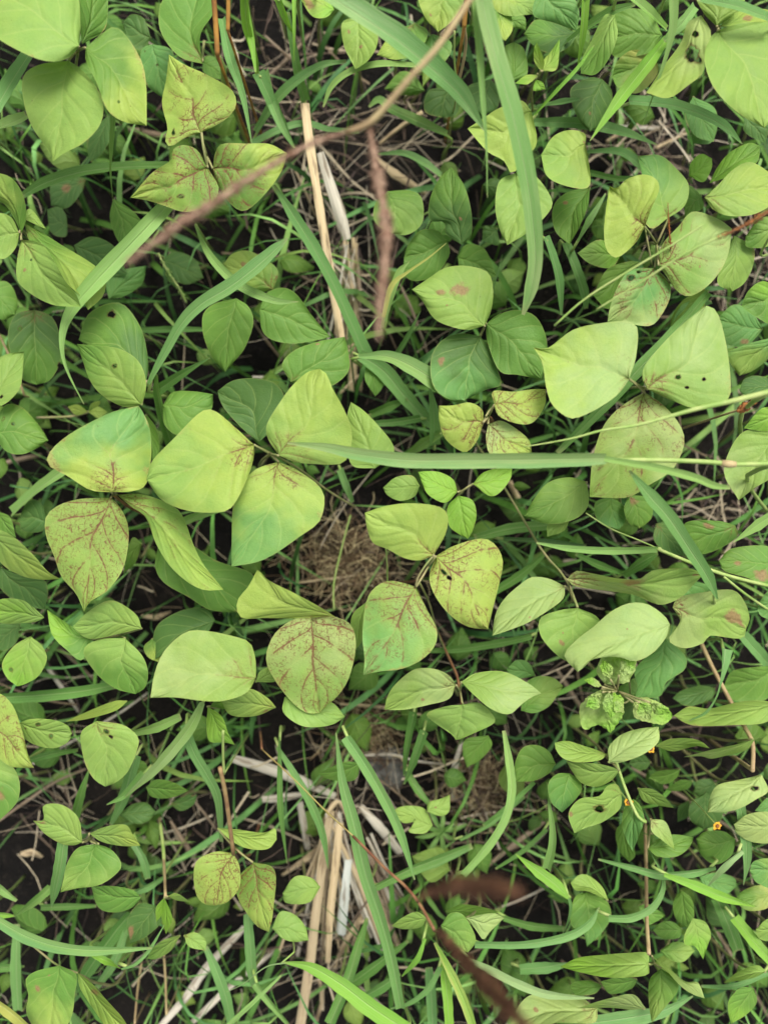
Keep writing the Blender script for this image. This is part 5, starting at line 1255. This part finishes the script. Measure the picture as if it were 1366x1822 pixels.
def build_cover():
    V, F, C, UU = [], [], [], []
    for _ in range(1300):
        x, y = random.uniform(-.8, .8), random.uniform(-.95, .95); z = random.uniform(.02, .11)
        if not free(x, y, z) or not free(x, y, 0): continue
        L = random.uniform(.014, .042); a = random.uniform(0, 6.28); tl = Vector((random.uniform(-.4, .4), random.uniform(-.4, .4), 1)).normalized()
        ux = Vector((math.cos(a), math.sin(a), 0)); ux = (ux-tl*ux.dot(tl)).normalized(); uy = tl.cross(ux); wf = random.uniform(.28, .42)
        c = shade(random.choice('GGGDGL'), .15); c = [q*.85 for q in c]; k = len(V); n = 8; o0 = Vector((x, y, z))
        for i in range(n+1):
            t = i/n; hw = L*wf*math.sin(math.pi*t**.72)**.95 if 0 < t < 1 else .0001
            for s in (-1, -.5, 0, .5, 1): V.append(o0+ux*(L*t)+uy*(hw*s)+tl*(-.18*L*s*s+.12*L*math.sin(math.pi*t)+(.02*L if s else 0))); C.append(c); UU.append(((s+1)/2, t))
        for i in range(n):
            for j in range(4): q = k+i*5+j; F.append((q, q+1, q+6, q+5))
        v, f, u = strip(smooth_path([o0, lerp(o0, Vector((x, y, 0)), .5)+Vector((.004, .003, 0)), Vector((x+.005, y, 0))], 5), [.0009]*6, .1, 5, 2)
        k = len(V); V += v; F += [tuple(b+k for b in q) for q in f]; C += [(.14, .17, .06)]*len(v); UU += [(.3, .3)]*len(v)
    me = mesh_from('ground_cover', V, F, UU); set_tint(me, C); o = add('ground_cover', me, MCOVER)
    tag(o, 'tiny shaded weeds covering the ground between the bean stalks', None, None, 'stuff')

# ---------------------------------------------------------------- special things
def spike_mesh(path, rad, dens=1., hair=.6):
    """seed spike: a thin axis closely set with slanting scales and bristles"""
    n = len(path)-1; V, F, U = tube(path, [r*.35 for r in rad], 6)
    L = sum((path[i+1]-path[i]).length for i in range(n)); m = int(L/.0007*dens)
    ph = random.uniform(0, 9)
    for q in range(m):
        t = q/m; i = min(int(t*n), n-1); p = lerp(path[i], path[i+1], t*n-i); ax = (path[i+1]-path[i]).normalized(); r = rad[i]*(.75+.5*noise.noise(Vector((t*L*160, ph, 0)))+.25*random.random())
        a = q*2.4+random.uniform(-.4, .4); ref = Vector((0, 0, 1)) if abs(ax.z) < .8 else Vector((1, 0, 0))
        x = ax.cross(ref).normalized(); y = ax.cross(x); out = x*math.cos(a)+y*math.sin(a); sd_ = ax.cross(out)
        ln = r*random.uniform(1.0, 1.8); w_ = r*.35; b = p+out*r*.25; tip = p+out*r*random.uniform(.8, 1.15)+ax*ln
        k = len(V); m_ = lerp(b, tip, .5)+out*r*.2
        V += [b, m_+sd_*w_, tip, m_-sd_*w_, m_+out*w_]; U += [(0, 0)]*5; F += [(k, k+1, k+4), (k, k+4, k+3), (k+1, k+2, k+4), (k+4, k+2, k+3)]
        if random.random() < hair:
            k = len(V); e = tip+(out*.9+ax).normalized()*r*random.uniform(.8, 2.4); V += [tip-sd_*.00012, tip+sd_*.00012, e]; U += [(0, 0)]*3; F.append((k, k+1, k+2))
    return mesh_from('spike', V, F, U)

def build_specials():
    px = lambda t, reg: pts(t, reg)
    # big brown flower stalk from the top edge, two hanging spikes
    g = Vector((.14, .62, 0))
    r = empty('grass_flower_head', g, 'tall grass flower stalk from the top edge with two fuzzy brown seed spikes', 'seed head')
    q = pxpath(px('1180,-90 1100,0 950,220 800,390 690,520 610,600 500,645', 'B'), .46, .44, 24, .01)
    add_tube('stem', [p-Vector() for p in q], [.0016+.0004*(i/24) for i in range(25)], MTANP, r, 8)
    add_tube('stem_base', smooth_path([q[0], lerp(q[0], g, .4)+Vector((.0, .05, .05)), g], 16), [.0018]*17, MGREENP, r, 8)
    q1 = pxpath(px('500,642 330,700 160,790 0,890 -180,1010 -300,1085 -420,1170 -560,1275', 'B'), .44, .52, 40, .008)
    o0 = r.location
    me = spike_mesh([p-o0 for p in q1], [.0016+.0015*max(0, math.sin(math.pi*min(1, i/40*1.05)))**.7 for i in range(41)], 1.3); add('spike', me, MSPIKE, r)
    q2 = pxpath(px('612,610 632,740 660,900 690,1100 685,1300 665,1480 655,1640', 'B'), .44, .53, 40, .0)
    me = spike_mesh([p-o0 for p in q2], [.0008+.0028*math.sin(math.pi*min(1, .15+i/40*.8))**.9 for i in range(41)], 1.4); add('spike', me, MSPIKE, r)
    # reddish stalk and two blurred spikes at the bottom
    q = pxpath(px('90,30 240,170 400,330 520,440 640,560 700,620 790,700 860,790 930,915', 'K'), .16, .34, 30, .0)
    r = empty('grass_flower_head', P(px('90,30', 'K')[0], .0), 'reddish grass flower stalk at the bottom with two dark brown blurred spikes', 'seed head'); o0 = r.location
    add_tube('stem', q[:16], [.0006]*16, MYELP, r, 8); add_tube('stem', q[15:], [.0011]*16, MREDP, r, 8)
    add_tube('stem_base', smooth_path([q[0], q[0]+Vector((-.01, .0, -.06)), r.location], 8), [.001]*9, MREDP, r, 6)
    for t, z0, z1, rr in (('860,745 960,710 1090,690 1200,705 1330,725', .52, .60, .0036), ('950,915 1060,1040 1180,1170 1290,1290 1390,1400', .40, .60, .0036)):
        qq = pxpath(px(t, 'K'), z0, z1, 36)
        add_tube('spike_stalk', smooth_path([q[-1] if t[0] == '9' else q[-5], lerp(q[-1] if t[0] == '9' else q[-5], qq[0], .5), qq[0]], 8), [.0008]*9, MREDP, r, 6)
        add('spike', spike_mesh([p-o0 for p in qq], [.001+rr*.8*math.sin(math.pi*min(1, .12+i/36*.85))**.8 for i in range(37)], 1.5, .9), MDARK, r)
    # rusty flower stalk at the right
    q = pxpath(px('1500,960 1366,1030 1270,1085 1180,1130 1090,1170 940,1245 750,1370 530,1505', 'C'), .36, .33, 40, .004)
    r = empty('grass_flower_head', Vector((.42, .28, 0)), 'thin green grass stalk with a rusty spike entering from the right edge, upper right', 'seed head'); o0 = r.location
    add_tube('stem', q[14:], [.0009-.0004*i/27 for i in range(len(q)-14)], MGREENP, r, 8)
    add('spike', spike_mesh([p-o0 for p in q[:17]][::-1], [.0012+.0011*math.sin(math.pi*min(1, .1+i/16*.9)) for i in range(17)], 1.3, .2), MRUST, r)
    add_tube('stem_base', smooth_path([q[0], q[0]+Vector((.03, .0, -.12)), r.location+Vector((0, 0, 0))], 12), [.001]*13, MGREENP, r, 6)
    q = pxpath(px('1050,1092 900,1190 700,1310 480,1450 330,1580', 'C'), .335, .30, 24, .003)
    r = empty('grass_stalk', P(px('330,1580', 'C')[0], 0), 'thin green stalk running parallel just above the rusty spike stalk', 'grass stalk')
    add_tube('stem', q, [.0008]*25, MGREENP, r, 6); add_tube('stem_base', smooth_path([q[-1], lerp(q[-1], r.location, .5), r.location], 8), [.0009]*9, MGREENP, r, 6)
    # small rusty upright spikelet
    q = pxpath(px('892,1210 885,1120 880,1050 878,985', 'C'), .25, .27, 14)
    r = empty('grass_spikelet', P(px('892,1230', 'C')[0], 0), 'short upright orange-brown spikelet between the tilted yellowish leaf and the dark-speckled one', 'seed head'); o0 = r.location
    add('spike', spike_mesh([p-o0 for p in q], [.0020-.0015*i/14 for i in range(15)], 1., .2), MRUST, r)
    add_tube('stem', smooth_path([q[0], lerp(q[0], o0, .5), o0], 8), [.0008]*9, MTANP, r, 6)
    # long thin green stalk crossing the big pale blades
    q = pxpath(px('180,970 330,945 430,925 560,890 740,862 1000,790 1200,745 1380,700', 'F'), .305, .33, 34)
    r = empty('grass_stalk', Vector((.40, .02, 0)), 'long thin dark green stalk crossing above the lowest of the big pale blades', 'grass stalk')
    add_tube('stem', q, [.0004+.0017*min(1, i/30) for i in range(35)], MGREENP, r, 6)
    add_tube('stem_base', smooth_path([q[-1], q[-1]+Vector((.02, -.01, -.1)), r.location], 10), [.0018]*11, MGREENP, r, 6)
    q = pxpath(px('572,1036 760,1034 900,1036 1100,1045 1200,1055 1420,1050', 'F'), .318, .32, 24)
    r = empty('grass_stalk', Vector((.44, -.03, 0)), 'yellowish stalk continuing the long level blade to the right edge', 'grass stalk')
    add_tube('stem', q, [.0017]*25, MGREENP, r, 8); add_tube('stem_base', smooth_path([q[-1], q[-1]+Vector((.02, -.01, -.1)), r.location], 10), [.0018]*11, MGREENP, r, 6)
    o = add_tube('node', [q[16], q[17], q[18]], [.0022, .0028, .0021], MTANP, r, 8)
    # green stems at right carrying the level light blade
    for t, z0, z1, w_, lab, m_ in (('825,263 1000,335 1150,388 1290,425 1420,455', .26, .25, 22, 'bright green stem running right from the blunt level blade', MGREENP),
                              ('480,90 600,165 720,215 830,262', .24, .255, 9, 'thin green stem joining the blunt level blade from above left', MGREENP),
                              ('1150,400 1250,480 1366,560', .22, .2, 16, 'green stem crossing just behind the pale notched leaf', MGREENP),
                              ('1030,700 1100,850 1180,1000 1250,1130 1290,1210 1290,1340', .12, .22, 24, 'long brownish stem rising through the curled blade near the right edge', MTANP),
                              ('600,1210 640,1340 680,1450 730,1560 768,1590', .2, .21, 20, 'green stem under the crinkled shoot leading down to the thick stem', MGREENP),
                              ):
        q = pxpath(px(t, 'I'), z0, z1, 20); e = q[-1]; g0 = Vector((e.x*1.15, e.y*1.15, 0))
        r = empty('plant_stem', g0, lab, 'stem'); add_tube('stem', q, [w_/K/2*S(z0)*.8]*21, m_, r, 7)
        add_tube('stem_base', smooth_path([e, lerp(e, g0, .5)+Vector((0, 0, .02)), g0], 8), [w_/K/2*S(z0)*.8]*9, m_, r, 7)
    for t, reg, z0, z1, w_, lab, m_ in (('1035,-60 1048,100 1058,270', 'A', .28, .25, 26, 'left of two orange-brown stalks at the top edge', MORANGE),
                              ('1058,270 1085,330 1088,400', 'A', .245, .2, 30, 'yellow lower stalk piece below the two orange-brown stalks', MGREENP),
                              ('1110,-60 1110,60 1108,150', 'A', .28, .26, 20, 'right of two orange-brown stalks at the top edge', MORANGE),
                              ('1095,-60 1078,60 1072,130', 'B', .28, .26, 24, 'orange stalk at the top edge right of the brown flower stalk', MORANGE),
                              ('1072,130 1080,200 1070,290 1045,400', 'B', .25, .2, 16, 'thin rusty stalk below the orange stalk at the top', MTANP),
                              ('1025,150 1025,300 1040,420', 'B', .24, .2, 10, 'thin green stalk beside the rusty one near the top', MGREENP),
                              ('520,100 480,250 440,430 440,560', 'H', .09, .1, 9, 'upright green-brown stem rising in front of the brown root mat', MGREENP),
                              ('692,260 698,340 700,425', 'H', .22, .2, 8, 'short light green stem between the wide pale yellow blade and the green and rusty one', MGREENP),
                              ('-60,330 0,430 60,560 120,720', 'D', .12, .1, 12, 'thin brown stem near the left edge by the round leaf with black holes', MTANP),
                              ('780,390 795,520 800,640', 'J', .1, .15, 16, 'hairy budding stem at lower left', MGREENP),
                              ('795,980 805,1150 810,1320', 'J', .06, .12, 10, 'thin pale stem dropping to the bottom edge, lower left', MTANP),
                              ('1085,-60 1085,60 1090,150', 'J', .24, .2, 14, 'thin green stem above the brown stalk of the netted leaf', MGREENP),
                              ('690,1060 670,1200 655,1366', 'J', .05, .1, 9, 'thin dead-looking stem at the bottom edge left of the pale stem', MTANP),
                              ):
        q = pxpath(px(t, reg), z0, z1, 14); e = q[-1]; g0 = Vector((e.x*1.05, e.y*1.05, 0))
        r = empty('plant_stem', g0, lab, 'stem'); add_tube('stem', q, [w_/K/2*S(z0)]*15, m_, r, 8)
        add_tube('stem_base', smooth_path([e, lerp(e, g0, .5), g0], 8), [w_/K/2*S(z0)*.7]*9, m_, r, 7)
    # yellow-green grass panicle left
    q = pxpath(px('770,1230 800,1290 830,1340 870,1400 905,1465', 'A'), .14, .12, 16)
    r = empty('grass_spikelet', P(px('905,1465', 'A')[0], 0), 'small yellow-green flower spike in shade below the long brown spike', 'seed head'); o0 = r.location
    add('spike', spike_mesh([p-o0 for p in q], [.003]*17, .35, .1), MGREENP, r); add_tube('stem', smooth_path([q[-1], lerp(q[-1], o0, .5), o0], 6), [.0008]*7, MGREENP, r, 6)
    # dry brown bud right
    c = P(px('1240,785', 'F')[0], .27); r = empty('dry_bud', Vector((c.x*1.05, c.y, 0)), 'small curled brown dry bud near the right edge', 'dry bud'); o0 = r.location
    q = [c+Vector((-.004, -.002, 0)), c, c+Vector((.006, .004, .001))]
    add('bud', spike_mesh([p-o0 for p in smooth_path(q, 8)], [.0035]*9, 2.5, .2), MRUST, r); add_tube('stem', smooth_path([c, lerp(c, o0, .5), o0], 6), [.0009]*7, MTANP, r, 6)
    # orange flowers
    for t, reg, lab in (('685,288', 'M', 'leftmost of the open small orange flowers, above the hanging pointed leaf'), ('1118,402', 'M', 'small orange flower on the dark round leaf, farthest right'), ('795,1236', 'I', 'orange petals peeping out at the end of a pale leaf, highest of the orange flowers')):
        c = P(px(t, reg)[0], .205 if reg == 'M' else .212); r = empty('orange_flower', Vector((c.x, c.y, 0)), lab, 'flower', 'small orange flowers'); o0 = r.location
        for k in range(6):
            a = k*1.047+random.uniform(-.3, .3); ux = Vector((math.cos(a), math.sin(a), .15)); uy = Vector((-math.sin(a), math.cos(a), 0)); l = random.uniform(.0030, .0046); V = [c-o0]; F = []
            for i in range(1, 5):
                hw = .0016*math.sin(math.pi*(.15+.75*i/4)); 
                for s in (-1, 0, 1): V.append(c-o0+ux*(l*i/4)+uy*hw*s+Vector((0, 0, -.0006*s*s)))
            F = [(0, 1, 2), (0, 2, 3)]+[(1+3*i+j, 4+3*i+j, 5+3*i+j, 2+3*i+j) for i in range(3) for j in (0, 1)]
            add('petal', mesh_from('petal', V, F), MPETAL, r)
        add_tube('flower_centre', [c-Vector((0, 0, .002)), c+Vector((0, 0, .0008)), c+Vector((0, 0, .0016))], [.001, .0017, .0008], MRUST, r, 8)
        add_tube('stem', smooth_path([c-Vector((0, 0, .001)), lerp(c, o0, .5)+Vector((.004, 0, 0)), o0+Vector()], 6), [.0006]*7, MGREENP, r, 6)
    # stones
    for t, z, rr, lab in (('700,130', .018, .022, 'grey weathered stone on the soil in the lower middle'), ('690,960', .012, .0, '')):
        if not lab: continue
        bm = bmesh.new(); bmesh.ops.create_icosphere(bm, subdivisions=4, radius=rr)
        for v in bm.verts:
            n_ = noise.noise(v.co*60)*.25+noise.noise(v.co*160)*.12; v.co *= 1+n_; v.co.z *= .55
        me = bpy.data.meshes.new('stone'); bm.to_mesh(me); bm.free(); me.polygons.foreach_set('use_smooth', [True]*len(me.polygons))
        o = add('stone', me, MSTONE, None, P(px(t, 'K')[0], z)); tag(o, lab, 'stone')
    # tiny weed sprig
    c = P(px('960,430', 'K')[0], .07); r = empty('weed_sprig', Vector((c.x, c.y, 0)), 'tiny star-shaped weed sprig with narrow leaves, right of the long tapering blade, lower centre', 'weed'); o0 = r.location
    add_tube('stem', smooth_path([o0, lerp(o0, c, .5)+Vector((.003, 0, 0)), c], 6), [.0008]*7, MGREENP, r, 6)
    for k in range(9):
        a = k*.7+random.uniform(-.2, .2); l = random.uniform(.015, .028); e = c+Vector((math.cos(a)*l, math.sin(a)*l, random.uniform(-.012, .006)))
        p3 = smooth_path([c, lerp(c, e, .5)+Vector((0, 0, .004)), e], 10)
        V, F, U = strip([p-o0 for p in p3], [.0005+.0042*math.sin(math.pi*i/10)**.8 for i in range(11)], .2, 10, 4)
        o = add('leaf', mesh_from('leaf', V, F, U), MBLADE, r); colours(o, 'GL', .1, BCOLS)

build_soil(); build_leaves(); build_blades(); build_straws(); build_bundles(); build_specials()
scatter_strips('low_grass', 'dense thin grass growing in shade below the bean leaves', MTINT, NGRASS, g_grass)
scatter_strips('straw_litter', 'dead stems and straw bits strewn over the soil', MDRY, NLIT, g_litter)
scatter_strips('root_mat', 'matted brown fine roots and dead grass in the middle of the picture', MDRY, 650, g_mat(620, 1000, 75))
scatter_strips('dead_moss', 'clump of fine brown dead fibres on the soil, lower right of centre', MDRY, 260, g_mat(860, 1400, 60))
scatter_strips('dead_moss', 'fine brown dead grass on the soil below the flat pale leaves', MDRY, 260, g_mat(650, 1300, 50))
build_cover()
